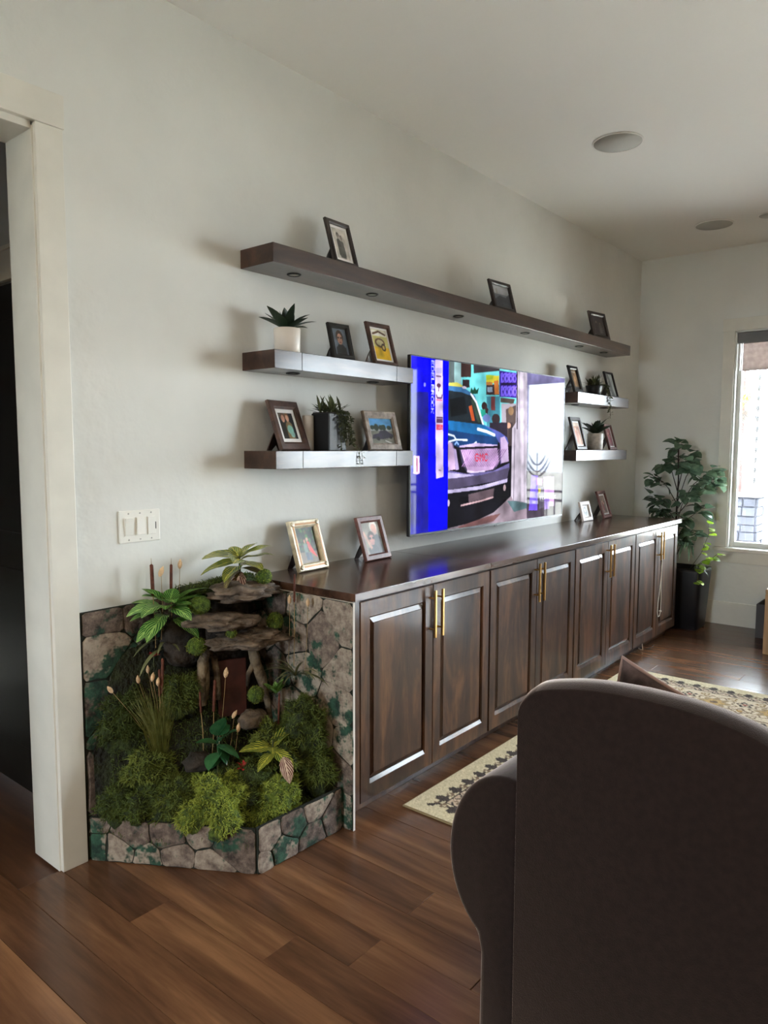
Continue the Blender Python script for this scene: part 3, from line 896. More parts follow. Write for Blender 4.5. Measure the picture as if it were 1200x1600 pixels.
window('window_1', L, 1, W1, 'bright white-framed window with a half raised shade on the end wall', 'window')
window('door_2', L, 1, PD, 'wide glass patio door further along the end wall', 'door', mull=(.5,), sill=False)
window('window_2', NX, -1, BW, 'wide window in the wall behind the viewer', 'window', mull=(.5,))

# roller shade hanging in the window
rs = thing('roller_shade', (L + .045, -1.268, 2.37), 'rolled-down brown woven shade at the top of the bright window', 'window shade')
B(-.04, .02, -.478, .478, -.082, 0).build('cassette', M['cassette'], rs, bevel=.004)
B(.006, .009, -.445, .445, -.285, -.082).build('shade_cloth', M['shadecloth'], rs)
B(0, .014, -.445, .445, -.3, -.284).build('bottom_bar', M['shadecloth'], rs, bevel=.003)
B(-.03, -.012, .454, .472, -.3, -.082).build('side_chain_guard', M['vinyl'], rs, bevel=.002)

# ---- outside
struct(B(-30, 45, -40, 40, -.5, -.25).build('ground_outside', M['lawn']), 'pale gravel ground outside the window, lightened to brighten the ceiling', 'ground')
struct(B(L + .16, 8.4, -7, .6, -.24, -.06).build('patio_outside', M['concrete']), 'pale concrete patio outside the window', 'patio')
sp = thing('stone_pillar', (7.5, -.46, -.06), 'stacked grey stone pillar outside the window under a post', 'pillar')
B(-.17, .17, -.2, .2, 0, 1.03).build('core', M['stonegrey'], sp)
rs_ = random.Random(5)
z = 0.0
while z < 1.0:
    h = rs_.choice([.07, .09, .11])
    h = min(h, 1.03 - z)
    for side in (0, 1):                     # face toward the house, face toward -y
        a, end = -.2 if side == 0 else -.17, .2 if side == 0 else .17
        while a < end - .01:
            wd = min(rs_.uniform(.1, .22), end - a)
            if end - a - wd < .05: wd = end - a
            pr = rs_.uniform(.012, .028)
            mb = B(-.17 - pr, -.16, a + .004, a + wd - .004, z + .004, z + h - .004) if side == 0 else B(a + .004, a + wd - .004, -.2 - pr, -.19, z + .004, z + h - .004)
            mb.build('stone', M['stonegrey'], sp, bevel=.008, seg=1)
            a += wd
    z += h
B(-.22, .22, -.25, .25, 1.03, 1.075).build('cap', M['stonecap'], sp, bevel=.008)
pg = thing('pergola', (7.5, -.43, 1.015), 'reddish wooden pergola post and beam outside the window', 'pergola')
B(-.07, .07, -.07, .07, .001, 1.55).build('post', M['redpost'], pg, bevel=.005)
B(-.09, .09, -4.6, .2, 1.55, 1.75).build('beam', M['redpost'], pg, bevel=.005)
B(-.07, .07, -4.5, -4.36, -1.075, 1.55).build('post', M['redpost'], pg, bevel=.005)
rc = thing('rain_chain', (7.3, -.655, 2.55), 'dark chain of small cups hanging outside the bright window', 'rain chain')
MB().tube([(0, 0, 0), (0, .012, -1.5)], .002, 5).build('chain', M['iron'], rc)
MB().tube([(0, 0, 0), (.12, 0, 0)], .006, 5).build('hook', M['iron'], rc)
cup = MB().lathe([(.004, -.05), (.012, -.03), (.028, .012), (.026, .013), (.006, -.02)], 10).mesh('cup', True)
for k in range(12):
    link('cup', cup, M['iron'], rc, (0, .012 * (.3 + k * .108) / 1.5, -.30 - k * .1))
fb = thing('flower_basket', (7.30, -.50, 1.82), 'orange and yellow flowers hanging on the outdoor post', 'flowers')
MB().lathe([(.02, -.12), (.07, -.06), (.085, 0), (.075, 0)], 14).build('basket', M['bark'], fb, True)
MB().tube([(0, 0, 0), (0, 0, .28), (.06, .0, .3), (.128, 0, .3)], .003, 5).build('hanger', M['iron'], fb)
ft = MB()
for k in range(6):
    a = k * math.pi / 3
    ft.add([(0, 0, 0), (.03 * math.cos(a - .4), .03 * math.sin(a - .4), .008), (.042 * math.cos(a), .042 * math.sin(a), .004), (.03 * math.cos(a + .4), .03 * math.sin(a + .4), .008)], [(0, 1, 2, 3)])
petal = ft.mesh('bloom', True)
for k in range(34):
    a, e, rr = rs_.uniform(0, 6.28), rs_.uniform(-.5, 1.4), rs_.uniform(.06, .085)
    link('bloom', petal, M['flower'] if k % 3 else M['lime'], fb, (rr * math.cos(a) * math.cos(e), rr * math.sin(a) * math.cos(e), .07 + rr * 1.3 * math.sin(e)), (rs_.uniform(-1, 1), rs_.uniform(-1.6, 1.6), a))
rl = thing('patio_railing', (8.2, -3.4, -.06), 'black iron patio railing out beyond the window', 'railing')
for zz in (.92, .80, .1):
    B(-.02, .02, -2.4, 2.2, zz, zz + .035).build('rail', M['iron'], rl, bevel=.004)
bal = B(-.009, .009, -.009, .009, .13, .8).mesh('baluster')
for k in range(38): link('baluster', bal, M['iron'], rl, (0, -2.35 + k * .121, 0))
for yy in (-2.4, -.1, 2.2): B(-.03, .03, yy - .03, yy + .03, 0, .98).build('post', M['iron'], rl, bevel=.004)
go_ = thing('garden_ornament', (7.4, -2.5, -.06), 'metal plant-shaped garden stake out on the patio', 'ornament')
MB().tube([(0, 0, 0), (0, 0, 1.45)], .008, 6).build('stake', M['iron'], go_)
B(-.1, .1, -.1, .1, 0, .012).build('foot', M['iron'], go_, bevel=.003)
for k, (s, b0, l) in enumerate([(1, 1.16, .24), (-1, 1.16, .24), (1, 1.22, .2), (-1, 1.22, .2), (1, 1.30, .15), (-1, 1.30, .15)]):
    pts = [(0, s * l * t * .8, b0 + l * (t ** 2) * .9) for t in (0, .25, .5, .75, 1)]
    MB().tube(pts, [.005, .011, .014, .009, .002], 6).build('metal_leaf', M['iron'], go_, True)


# ---- ceiling fittings
def speaker(x, y, r, label):
    t = thing('ceiling_speaker', (x, y, CE), label, 'ceiling speaker', group='round speakers in the ceiling')
    MB().lathe([(r, 0), (r, -.004), (r - .006, -.007), (r - .008, -.004), (r - .008, 0)], 48).build('rim', M['ceil'], t, True)
    MB().lathe([(r - .009, -.001), (r - .009, -.005), (.02, -.0065)], 48).build('grille', M['grille'], t, True)


speaker(3.349, -.787, .13, 'larger-looking round ceiling speaker grille nearer the viewer')
speaker(5.161, -.776, .13, 'round ceiling speaker grille nearer the window wall')
speaker(5.167, -1.135, .075, 'small round ceiling fitting at the right picture edge')


def downlight(x, y, where):
    t = thing('recessed_downlight', (x, y, CE), 'warm recessed ceiling downlight behind the viewer, ' + where, 'ceiling light', group='warm downlights behind the viewer')
    MB().lathe([(.09, 0), (.09, -.004), (.07, -.006), (.066, -.002), (.066, 0)], 32).build('rim', M['ceil'], t, True)
    MB().lathe([(.065, -.0005), (.065, -.0015), (.01, -.0015)], 32).build('lens', M['lampglow'], t)
    ld = bpy.data.lights.new('downlight_lamp', 'AREA')
    ld.shape, ld.size, ld.energy, ld.color = 'DISK', .12, 8, (1.0, .80, .52)
    lo = bpy.data.objects.new('downlight_lamp', ld)
    COL.objects.link(lo)
    lo.parent, lo.location = t, (0, 0, -.008)


for p in ((-1.6, -1.3, 'nearest the doorway'), (-1.6, -3.4, 'at the far back'), (-.3, -3.6, 'to the right')): downlight(*p)

# ---- wall switch
sw = thing('light_switch', (.978, 0, 1.1625), 'white three-gang light switch plate on the wall above the rock garden', 'light switch')
B(-.083, .083, -.007, 0, -.0585, .0585).build('plate', M['switch'], sw, bevel=.003)
for k, tilt in ((-1, .1), (0, -.1), (1, 0)):
    c = k * .046
    B(c - .0175, c + .0175, -.0085, -.0068, -.034, .034).build('switch_frame', M['switch'], sw)
    if k < 1:
        mt = Matrix.Translation((c, -.0085, 0)) @ Matrix.Rotation(tilt, 4, 'X')
        MB().box(-.0155, .0155, -.005, .002, -.031, .031, mt).build('rocker', M['switch'], sw, bevel=.001)
    else:
        B(c - .0155, c + .0155, -.0105, -.008, -.032, .032).build('rocker', M['switch'], sw, bevel=.001)
        B(c + .0157, c + .0175, -.0115, -.008, -.014, .012).build('dimmer_slide', M['dark'], sw)
    for s in (-1, 1):
        MB().lathe([(.003, 0), (.003, .0012), (.001, .0016)], 10).build('screw', M['grille'], sw, loc=(c, -.007, s * .0475), rot=(HP, 0, 0))


# ================================================================== cabinets, shelves, television
def ring_panel(mb, rects):
    """nested rectangles (x0,x1,z0,z1,y) joined into a stepped face"""
    vs, fs = [], []
    for x0, x1, z0, z1, y in rects:
        vs += [(x0, y, z0), (x1, y, z0), (x1, y, z1), (x0, y, z1)]
    for i in range(len(rects) - 1):
        for k in range(4):
            a, b = i * 4 + k, i * 4 + (k + 1) % 4
            fs.append((a, b, b + 4, a + 4))
    n = (len(rects) - 1) * 4
    return mb.add(vs, fs), n


def make_door(parent, x0, x1, hinge):
    z0, z1, yf = .073, .866, -.58
    st, rl_ = .058, .068
    ix0, ix1, iz0, iz1 = x0 + st, x1 - st, z0 + rl_, z1 - rl_
    mb = MB()
    ring_panel(mb, [(x0, x1, z0, z1, -.562), (x0, x1, z0, z1, yf + .002), (x0 + .002, x1 - .002, z0 + .002, z1 - .002, yf),
                    (ix0 - .004, ix1 + .004, iz0 - .004, iz1 + .004, yf), (ix0 + .002, ix1 - .002, iz0 + .012, iz1 - .002, yf + .0062), (ix0 + .002, ix1 - .002, iz0 + .012, iz1 - .002, -.562)])
    d = mb.build('door', M['cab'], parent)
    p = MB()
    a, b, c, e = ix0 + .003, ix1 - .003, iz0 + .013, iz1 - .003
    _, n = ring_panel(p, [(a, b, c, e, -.564), (a, b, c, e, yf + .011), (a + .004, b - .004, c + .004, e - .001, yf + .0105), (a + .018, b - .018, c + .018, e - .020, yf + .0035), (a + .019, b - .019, c + .019, e - .021, yf + .001)])
    p.f.append((n, n + 1, n + 2, n + 3))
    p.build('panel', M['cab'], d)
    hx = x1 - .026 if hinge == 'l' else x0 + .026
    h = MB().box(hx - .005, hx + .005, -.616, -.606, .645, .848)
    for zz in (.68, .813): h.tube([(hx, -.58, zz), (hx, -.608, zz)], .0042, 8)
    h.build('handle', M['brass'], d, bevel=.001)['label'] = 'slim brass bar handle'
    return d


CX = [1.488, 2.478, 3.42, 4.365, 5.243]
CN = ['brown wood two-door cabinet beside the rock garden, nearest the viewer', 'brown wood two-door cabinet, second from the rock garden',
      'brown wood two-door cabinet, third from the rock garden', 'brown wood two-door cabinet farthest from the rock garden, cord on its handle']
for i in range(4):
    a, b = CX[i], CX[i + 1]
    c = thing('console_cabinet', ((a + b) / 2, 0, 0), CN[i], 'cabinet', group='row of low wood cabinets')
    o = (a + b) / 2
    a, b = a - o, b - o
    B(a + .0005, b - .0005, -.56, -.001, .07, .879).build('body', M['cab'], c)
    B(a + .0005, b - .0005, -.51, -.03, 0, .07).build('toe_kick', M['cab'], c, bevel=.002)
    la = a + (.052 if i == 0 else .006)
    mid = {0: 2.013, 1: 2.952, 2: 3.893, 3: 4.815}[i] - o
    make_door(c, la, mid - .0015, 'l')
    make_door(c, mid + .0015, b - .006, 'r')
    if i == 0:
        B(a + .001, la - .003, -.578, -.56, .073, .876).build('filler_strip', M['cab'], c, bevel=.001)

ct = thing('countertop', (3.37, 0, .879), 'long glossy dark wood top running over all four cabinets', 'countertop')
for a, b in ((1.486, 2.447), (2.4485, 4.318), (4.3195, 5.2535)):
    B(a - 3.37, b - 3.37, -.602, -.001, .0005, .030).build('top_section', M['cabtop'], ct, bevel=.0015)


def shelf(x0, x1, z0, z1, cuts, pucks, label, depth=.1957):
    c = (x0 + x1) / 2
    t = thing('floating_shelf', (c, 0, z0), label, 'shelf', group='floating wall shelves')
    e = [x0] + list(cuts) + [x1]
    for a, b in zip(e, e[1:]):
        B(a - c + .0006, b - c - .0006, -depth, 0, 0, z1 - z0).build('shelf_section', M['shelf'], t, bevel=.0015)
    for px, py in pucks:
        p = MB().lathe([(.03, 0), (.03, -.003), (.024, -.005), (.022, -.002), (.022, 0)], 28).build('puck_light', M['dark'], t, True, loc=(px - c, py, 0))
        MB().lathe([(.021, -.0005), (.021, -.002), (.003, -.0025)], 24).build('lens', M['grille'], p)


shelf(1.466, 5.157, 2.167, 2.2408, (), [(1.668, -.1), (2.171, -.1), (2.9, -.1), (3.65, -.1), (4.419, -.11), (4.85, -.11)], 'long dark wood top shelf spanning above the television')
shelf(1.468, 2.369, 1.7603, 1.8333, (1.618, 2.239), [(1.657, -.1), (2.176, -.1)], 'upper short shelf left of the television holding a white-potted succulent')
shelf(1.470, 2.369, 1.3615, 1.4343, (1.62, 2.239), [(1.657, -.1), (2.176, -.1)], 'lower short shelf left of the television holding a black planter')
shelf(4.235, 5.157, 1.7603, 1.8333, (), [(4.44, -.08), (4.95, -.08)], 'upper short shelf right of the television with the trailing plant')
shelf(4.23, 5.146, 1.3615, 1.4343, (4.393,), [(4.44, -.08), (4.95, -.08)], 'lower short shelf right of the television with a potted succulent')

# ---- television (turned slightly toward the viewer)
TVW, TVH = 1.6075, .9215
tv_rz = math.atan2(-.065, 1.6065)
tv = thing('television', ((2.4415 + 4.048) / 2, -.1525, .9935), 'large flat television on the wall showing a dark blue vehicle', 'television', rz=tv_rz)
hw = TVW / 2
B(-hw, hw, .0, .02, 0, TVH).build('back_shell', M['bezel'], tv, bevel=.003)
B(-hw + .12, hw - .12, .02, .045, .08, TVH * .6).build('rear_box', M['bezel'], tv, bevel=.008)
for a, b, c_, d_ in ((-hw, hw, 0, .012), (-hw, hw, TVH - .006, TVH), (-hw, -hw + .006, .012, TVH - .006), (hw - .006, hw, .012, TVH - .006)):
    B(a, b, -.003, 0, c_, d_).build('bezel', M['bezel'], tv, bevel=.0008)
B(-.012, .012, -.001, .006, -.008, 0).build('sensor', M['bezel'], tv, bevel=.001)
MB().box(-.3, .3, .045, .06, .25, .55).box(-.05, .05, .045, .118, .3, .5).build('wall_mount', M['iron'], tv)
cv = Canvas(640, 367, (20, 20, 26))
for cmd in TV_ART:
    if cmd[0] == 'p': cv.poly(cmd[1], cmd[2])
    elif cmd[0] == 'e': cv.ell(cmd[1], cmd[2][0][0], cmd[2][0][1], max(cmd[2][1][0], .004), max(cmd[2][1][1], .004))
    elif cmd[0] == 'l': cv.line(cmd[1], cmd[2], max(cmd[3], .0032))
    elif cmd[0] == 't': cv.text(cmd[1], cmd[2], cmd[3], cmd[4])
    elif cmd[0] == 'v': cv.text(cmd[1], cmd[2], cmd[3], cmd[4], down=True)
cv.shade(.22, (18, 11), 5).shade(.12, (50, 30), 6).blur(1).speckle(3, 8)
so = link('screen', cv.mesh('screen', TVW - .012, TVH - .018), M['screen'], tv, (0, -.0012, .012))
so['label'] = 'lit screen with blue pane, vehicle front and workshop'


# ================================================================== picture frames
def px_person(c, x, y, s, skin, cloth, hair):
    c.poly(cloth, [(x - .13 * s, y - .55 * s), (x + .13 * s, y - .55 * s), (x + .12 * s, y - .1 * s), (x + .05 * s, y - .05 * s), (x - .05 * s, y - .05 * s), (x - .12 * s, y - .1 * s)])
    c.ell(hair, x, y + .055 * s, .085 * s, .085 * s)
    c.ell(skin, x, y + .02 * s, .062 * s, .075 * s)


SK, BK, WH = (206, 156, 132), (28, 26, 30), (224, 224, 224)


def art(k):
    c = Canvas(48, 60, (90, 90, 90))
    if k == 'A':
        c.a[:] = (206, 200, 192); px_person(c, .38, .72, 1.1, (150, 140, 130), (70, 68, 64), (60, 52, 46)); px_person(c, .6, .66, 1.0, (170, 158, 148), (86, 84, 80), (110, 96, 82)); c.rect((96, 96, 90), .3, .05, .72, .4)
    elif k == 'B':
        c.a[:] = (112, 118, 128); c.rect((168, 172, 180), 0, .62, 1, 1); c.poly((62, 66, 76), [(0, .3), (.4, .55), (.75, .5), (1, .7), (1, 0), (0, 0)]); c.rect((150, 150, 152), .2, .6, .3, .85)
    elif k == 'C':
        c.a[:] = (66, 60, 62); px_person(c, .35, .68, .9, (130, 112, 106), (52, 44, 48), (44, 38, 40)); px_person(c, .65, .62, .9, (140, 120, 114), (96, 88, 92), (56, 46, 44))
    elif k == 'D':
        c.a[:] = (96, 108, 124); px_person(c, .5, .55, 2.9, (198, 148, 128), (36, 36, 40), (58, 44, 36)); c.rect(BK, .36, .63, .46, .68); c.rect(BK, .54, .63, .64, .68); c.line((120, 60, 56), [(.44, .48), (.56, .48)], .012)
    elif k == 'E':
        c.a[:] = (196, 190, 120); c.rect((216, 176, 30), 0, 0, 1, .42); c.rect((238, 236, 226), 0, .78, 1, 1); c.ell((96, 62, 40), .46, .56, .32, .16); c.ell((204, 196, 150), .46, .57, .24, .1); c.ell((54, 40, 34), .64, .42, .14, .13); c.ell((196, 168, 96), .64, .42, .08, .07); c.line((80, 50, 30), [(.1, .85), (.5, .95), (.9, .86)], .03)
    elif k == 'F':
        c.a[:] = (44, 48, 54); c.rect((96, 92, 80), 0, .8, .6, 1); px_person(c, .3, .74, 1.9, (204, 150, 130), (60, 58, 52), (92, 62, 44)); px_person(c, .6, .76, 1.8, (210, 160, 138), (140, 116, 84), (120, 80, 50)); c.ell((140, 196, 186), .62, .36, .2, .18); c.ell((150, 200, 192), .7, .18, .14, .12)
    elif k == 'G':
        c.a[:] = (120, 122, 112); c.rect((84, 150, 206), 0, .62, 1, 1); c.rect((168, 172, 172), 0, .5, 1, .62)
        for xx, hh in ((.12, .12), (.3, .2), (.5, .15), (.62, .17), (.85, .12)): c.ell((34, 54, 40), xx, .64, .1, hh * .7)
        c.poly((46, 40, 62), [(.05, .2), (.12, .36), (.35, .4), (.45, .52), (.7, .53), (.85, .42), (.98, .36), (.97, .26), (.5, .18)]); c.ell(BK, .3, .19, .07, .07); c.ell(BK, .86, .25, .06, .06); c.line((220, 220, 222), [(.6, .12), (.85, .02)], .02)
    elif k == 'H':
        c.a[:] = (46, 56, 34); c.rect((126, 106, 84), 0, 0, 1, .32)
        r_ = random.Random(2)
        for _ in range(50): c.ell((60 + r_.randint(-20, 40), 74 + r_.randint(-20, 50), 46), r_.random(), r_.uniform(.4, 1), .05, .05)
        px_person(c, .4, .6, .75, SK, (120, 140, 130), (70, 46, 36)); c.poly((226, 62, 52), [(.5, .62), (.62, .6), (.8, .3), (.9, .12), (.68, .24), (.54, .36)]); c.ell(SK, .54, .66, .06, .06); c.rect((52, 70, 96), .36, .08, .5, .3); c.rect((60, 78, 104), .52, .06, .62, .28)
    elif k == 'I':
        c.a[:] = (150, 144, 130); px_person(c, .66, .72, 2.4, (214, 164, 148), (74, 74, 80), (226, 218, 208)); px_person(c, .44, .40, 2.3, (222, 160, 150), (54, 50, 58), (70, 52, 44)); c.rect(BK, .30, .46, .42, .53); c.rect(BK, .47, .46, .58, .53); c.poly((216, 170, 152), [(0, .72), (.1, .75), (.4, .2), (.28, .14)])
    elif k == 'J':
        c.a[:] = (204, 204, 204); c.ell((120, 120, 122), .5, .5, .3, .42); c.ell((206, 206, 206), .44, .58, .14, .16); px_person(c, .6, .5, .7, (150, 150, 150), (84, 84, 86), (60, 60, 62))
    elif k == 'K':
        c.a[:] = (140, 118, 108); px_person(c, .4, .65, .9, SK, (130, 52, 56), (72, 50, 40)); px_person(c, .66, .55, .9, SK, (92, 84, 90), (60, 44, 36))
    elif k == 'L':
        c.a[:] = (150, 116, 84); c.rect((206, 200, 190), .1, .86, .8, .92); px_person(c, .5, .62, 1.2, (206, 164, 128), (190, 146, 104), (96, 70, 52)); c.rect((60, 56, 62), 0, 0, 1, .12)
    elif k == 'M':
        c.a[:] = (176, 180, 178); c.poly((92, 96, 94), [(.2, 1), (.5, 1), (.8, 0), (.4, 0)]); px_person(c, .35, .7, .9, (160, 150, 144), (96, 100, 98), (80, 74, 70))
    elif k == 'N':
        c.a[:] = (186, 120, 86); c.rect((216, 190, 166), 0, .84, 1, 1); px_person(c, .36, .7, 1.1, (216, 168, 136), (176, 92, 62), (150, 96, 56)); px_person(c, .7, .62, 1.1, (212, 160, 130), (196, 140, 104), (96, 60, 44))
    elif k == 'O':
        c.a[:] = (120, 60, 66); px_person(c, .4, .7, 1.0, SK, (146, 46, 56), (72, 46, 40)); px_person(c, .68, .55, 1.0, SK, (112, 42, 54), (60, 40, 38))
    return c.shade(.18, (5, 6), ord(k)).blur(1).speckle(4, ord(k))


def picture(k, x, y, z, w, h, lean, rz, mat, fw, matw, label, thick=.016, gilded=False):
    t = thing('picture_frame', (x + w / 2 * math.cos(rz), y + w / 2 * math.sin(rz), z), label, 'picture frame', rz=rz, group='framed family photos')
    rot = (-lean, 0, 0)
    hw = w / 2
    mb = MB()
    ring_panel(mb, [(-hw, hw, 0, h, 0), (-hw, hw, 0, h, -thick * .75), (-hw + .004, hw - .004, .004, h - .004, -thick), (-hw + fw * .75, hw - fw * .75, fw * .75, h - fw * .75, -thick),
                    (-hw + fw, hw - fw, fw, h - fw, -thick * .62), (-hw + fw, hw - fw, fw, h - fw, -.002)])
    mb.build('frame', M[mat], t, rot=rot)
    B(-hw + .002, hw - .002, -.003, -.001, .002, h - .002).build('backing', M['framedark'], t, rot=rot)
    if gilded:
        mb = MB()
        ring_panel(mb, [(-hw + fw * .4, hw - fw * .4, fw * .4, h - fw * .4, -thick * .9), (-hw + fw * .4, hw - fw * .4, fw * .4, h - fw * .4, -thick - .001), (-hw + fw * .68, hw - fw * .68, fw * .68, h - fw * .68, -thick - .001), (-hw + fw * .68, hw - fw * .68, fw * .68, h - fw * .68, -thick * .9)])
        mb.build('bronze_band', M['goldband'], t, rot=rot)
        for sx in (-1, 1):
            for zz in (fw * .5, h - fw * .5):
                MB().lathe([(.010, 0), (.011, .003), (.006, .006), (.004, .005), (.001, .008)], 10).build('corner_ornament', M['framegold'], t, True,
                    loc=(sx * (hw - fw * .5), -thick * math.cos(lean) + zz * math.sin(lean), thick * math.sin(lean) + zz * math.cos(lean)), rot=(HP - lean, 0, 0))
    a, b = hw - fw, fw
    if matw:
        mb = MB()
        ring_panel(mb, [(-a, a, b, h - b, -.0045), (-a, a, b, h - b, -.006), (-a + matw, a - matw, b + matw, h - b - matw, -.006), (-a + matw, a - matw, b + matw, h - b - matw, -.004)])
        mb.build('mat_board', M['mat'], t, rot=rot)
        a, b = a - matw, b + matw
    oz, oy = b * math.cos(lean) + .0042 * math.sin(lean), b * math.sin(lean) - .0042 * math.cos(lean)
    link('photo', art(k).mesh('photo', 2 * a, h - 2 * b), M['photo'], t, (0, oy, oz), rot)
    # easel strut behind
    hz = h * .62
    p0 = Vector((0, hz * math.sin(lean) + .002, hz * math.cos(lean)))
    p1 = Vector((0, min(hz * math.sin(lean) + .055, -y - .008), .001))
    w0, w1 = w * .14, w * .27
    vs = []
    for dy in (0, .004):
        vs += [(-w0, p0.y + dy, p0.z), (w0, p0.y + dy, p0.z), (w1, (p0.y + p1.y) / 2 + dy, p0.z * .45), (w1, p1.y + dy, p1.z), (w1 * .45, p1.y + dy, p1.z), (0, p1.y + dy - .006, p1.z + .025), (-w1 * .45, p1.y + dy, p1.z), (-w1, p1.y + dy, p1.z), (-w1, (p0.y + p1.y) / 2 + dy, p0.z * .45)]
    n = 9
    MB().add(vs, [tuple(range(n)), tuple(range(2 * n - 1, n - 1, -1))] + [(i, (i + 1) % n, (i + 1) % n + n, i + n) for i in range(n)]).build('easel_strut', M['framedark'] if mat != 'framewood' else M['framewood'], t)
    return t


S1, S2, S3, TP = 2.2408, 1.8333, 1.4343, .909
picture('A', 1.858, -.146, S1, .158, .212, .291, .02, 'framedark', .022, .012, 'brown frame with a couple in black and white, leftmost on the top shelf')
picture('B', 3.200, -.140, S1, .220, .185, .273, -.07, 'framedark', .026, 0, 'wide brown landscape-format frame in the middle of the top shelf')
picture('C', 4.587, -.136, S1, .215, .207, .275, -.16, 'framedark', .030, 0, 'dark frame at the far end of the top shelf')
picture('D', 1.845, -.150, S2, .127, .165, .271, -.09, 'frameblack', .022, 0, 'small black frame with a man portrait on the upper left shelf')
picture('E', 2.129, -.142, S2, .172, .212, .289, -.02, 'framewood', .021, .010, 'brown frame with a yellow picture beside the television on the upper left shelf')
picture('F', 1.552, -.128, S3, .205, .220, .339, .186, 'framewood', .036, .016, 'wide walnut frame with white mat at the left of the lower left shelf')
picture('G', 2.111, -.128, S3, .232, .193, .267, -.043, 'framesilver', .034, 0, 'weathered pale frame with a dark classic car photo')
picture('H', 1.663, -.110, TP, .192, .226, .303, .053, 'framegold', .034, 0, 'ornate cream and gold frame on the countertop beside the leafy plant', thick=.02, gilded=True)
picture('I', 2.076, -.135, TP, .200, .215, .315, .047, 'framered', .030, 0, 'brown frame with two close faces on the countertop left of the television')
picture('J', 4.543, -.110, TP, .155, .146, .264, -.051, 'framewhite', .030, 0, 'small white frame on the countertop right of the television')
picture('K', 4.873, -.130, TP, .170, .216, .328, .032, 'framered', .026, .012, 'brown frame leaning beside the small white frame on the countertop')
picture('L', 4.280, -.138, S2, .150, .198, .296, .003, 'frameblack', .028, 0, 'black frame next to the television on the upper right shelf')
picture('M', 4.905, -.138, S2, .165, .206, .289, 0, 'frameblack', .014, 0, 'thin dark frame right of the trailing plant on the upper right shelf')
picture('N', 4.366, -.128, S3, .180, .243, .280, .024, 'framedark', .028, .012, 'dark frame with white mat next to the television on the lower right shelf')
picture('O', 4.952, -.128, S3, .150, .205, .293, .015, 'framered', .022, .010, 'red-brown frame behind the succulent on the lower right shelf')


# ================================================================== leaves and small plants
def leaf_mesh(name, ln, w, bend=.6, fold=.15, n=6, shape=1.0, tipw=0.0, wave=0.0):
    """blade along +x that droops by 'bend' radians; UV: x across, y along"""
    vs, fs, uvs = [], [], []
    x = z = 0.0
    for i in range(n + 1):
        t = i / n
        if i:
            a = -bend * (t - .5 / n)
            x += ln / n * math.cos(a); z += ln / n * math.sin(a)
        ww = w / 2 * (math.sin(math.pi * min(max(t ** shape, .0), 1)) ** .8 if 0 < t < 1 else 0) + w * .03
        if tipw and t > .5: ww = max(ww, w / 2 * tipw * (1 - t) * 2)
        a = -bend * t
        for s in (-1, 0, 1):
            dz = (abs(s)) * ww * fold + wave * ww * math.sin(t * 9 + s)
            vs.append((x + dz * math.sin(-a) * 0, s * ww, z + dz))
            uvs.append((.5 + s * .5, t))
    for i in range(n):
        for k in (0, 1):
            a = i * 3 + k
            fs.append((a, a + 1, a + 4, a + 3))
    me = bpy.data.meshes.new(name)
    me.from_pydata(vs, [], fs)
    uv = me.uv_layers.new(name='UVMap')
    for l_ in me.loops: uv.data[l_.index].uv = uvs[l_.vertex_index]
    me.polygons.foreach_set('use_smooth', [True] * len(me.polygons))
    return me


def put_leaf(me, mat, root, loc, az, el, roll=0.0, sc=1.0, name='leaf', label=None):
    m2 = me
    o = bpy.data.objects.new(name, m2)
    COL.objects.link(o)
    if not m2.materials: m2.materials.append(mat)
    elif m2.materials[0] is not mat:
        o.material_slots[0].link = 'OBJECT'; o.material_slots[0].material = mat
    o.parent = root
    o.location, o.rotation_euler, o.scale = loc, (roll, -el, az), (sc, sc, sc)
    if label: o['label'] = label
    return o


def round_pot(root, r, h, mat, taper=1.0, wall=.006):
    rb = r * taper
    MB().lathe([(rb * .6, 0), (rb - .004, 0), (rb, .004), (r, h - .003), (r - .002, h), (r - wall, h), (r - wall, h - .012), (.004, h - .012)], 36).build('pot', M[mat], root, True)
    MB().lathe([(.003, h - .016), (r - wall - .001, h - .016), (r - wall - .001, h - .0118), (.003, h - .0115)], 24).build('soil', M['soil'], root)


suc = [leaf_mesh('agave_leaf', .115, .046, .15, .35, 6, .75), leaf_mesh('agave_leaf', .09, .046, -.2, .35, 6, .8), leaf_mesh('agave_leaf', .115, .036, .5, .35, 6, .75)]


def succulent(x, y, z, r, h, mat, label, k=1.0, seed=1):
    t = thing('potted_succulent', (x, y, z), label, 'potted plant', group='succulents in pale pots')
    round_pot(t, r, h, mat, .96)
    q = random.Random(seed)
    for i in range(17):
        ring = i // 6
        az = i * 2.4 + q.uniform(-.2, .2)
        el = [.55, .85, 1.25][min(ring, 2)] + q.uniform(-.12, .12)
        put_leaf(suc[[0, 0, 1][min(ring, 2)] if i % 5 else 2], M['succ'], t, (.008 * math.cos(az), .008 * math.sin(az), h - .006), az, el, q.uniform(-.3, .3), k * q.uniform(.85, 1.1))
    return t


succulent(1.607, -.12, S2, .055, .102, 'ceramic', 'spiky dark succulent in a smooth white pot on the upper left shelf', 1.0, 4)
succulent(4.715, -.12, S3, .058, .124, 'concretepot', 'spiky dark succulent in a streaked grey-white pot on the lower right shelf', 1.15, 9)

tiny = leaf_mesh('string_leaf', .02, .011, .5, .2, 3)
blade = leaf_mesh('upright_leaf', .075, .012, .3, .3, 4)


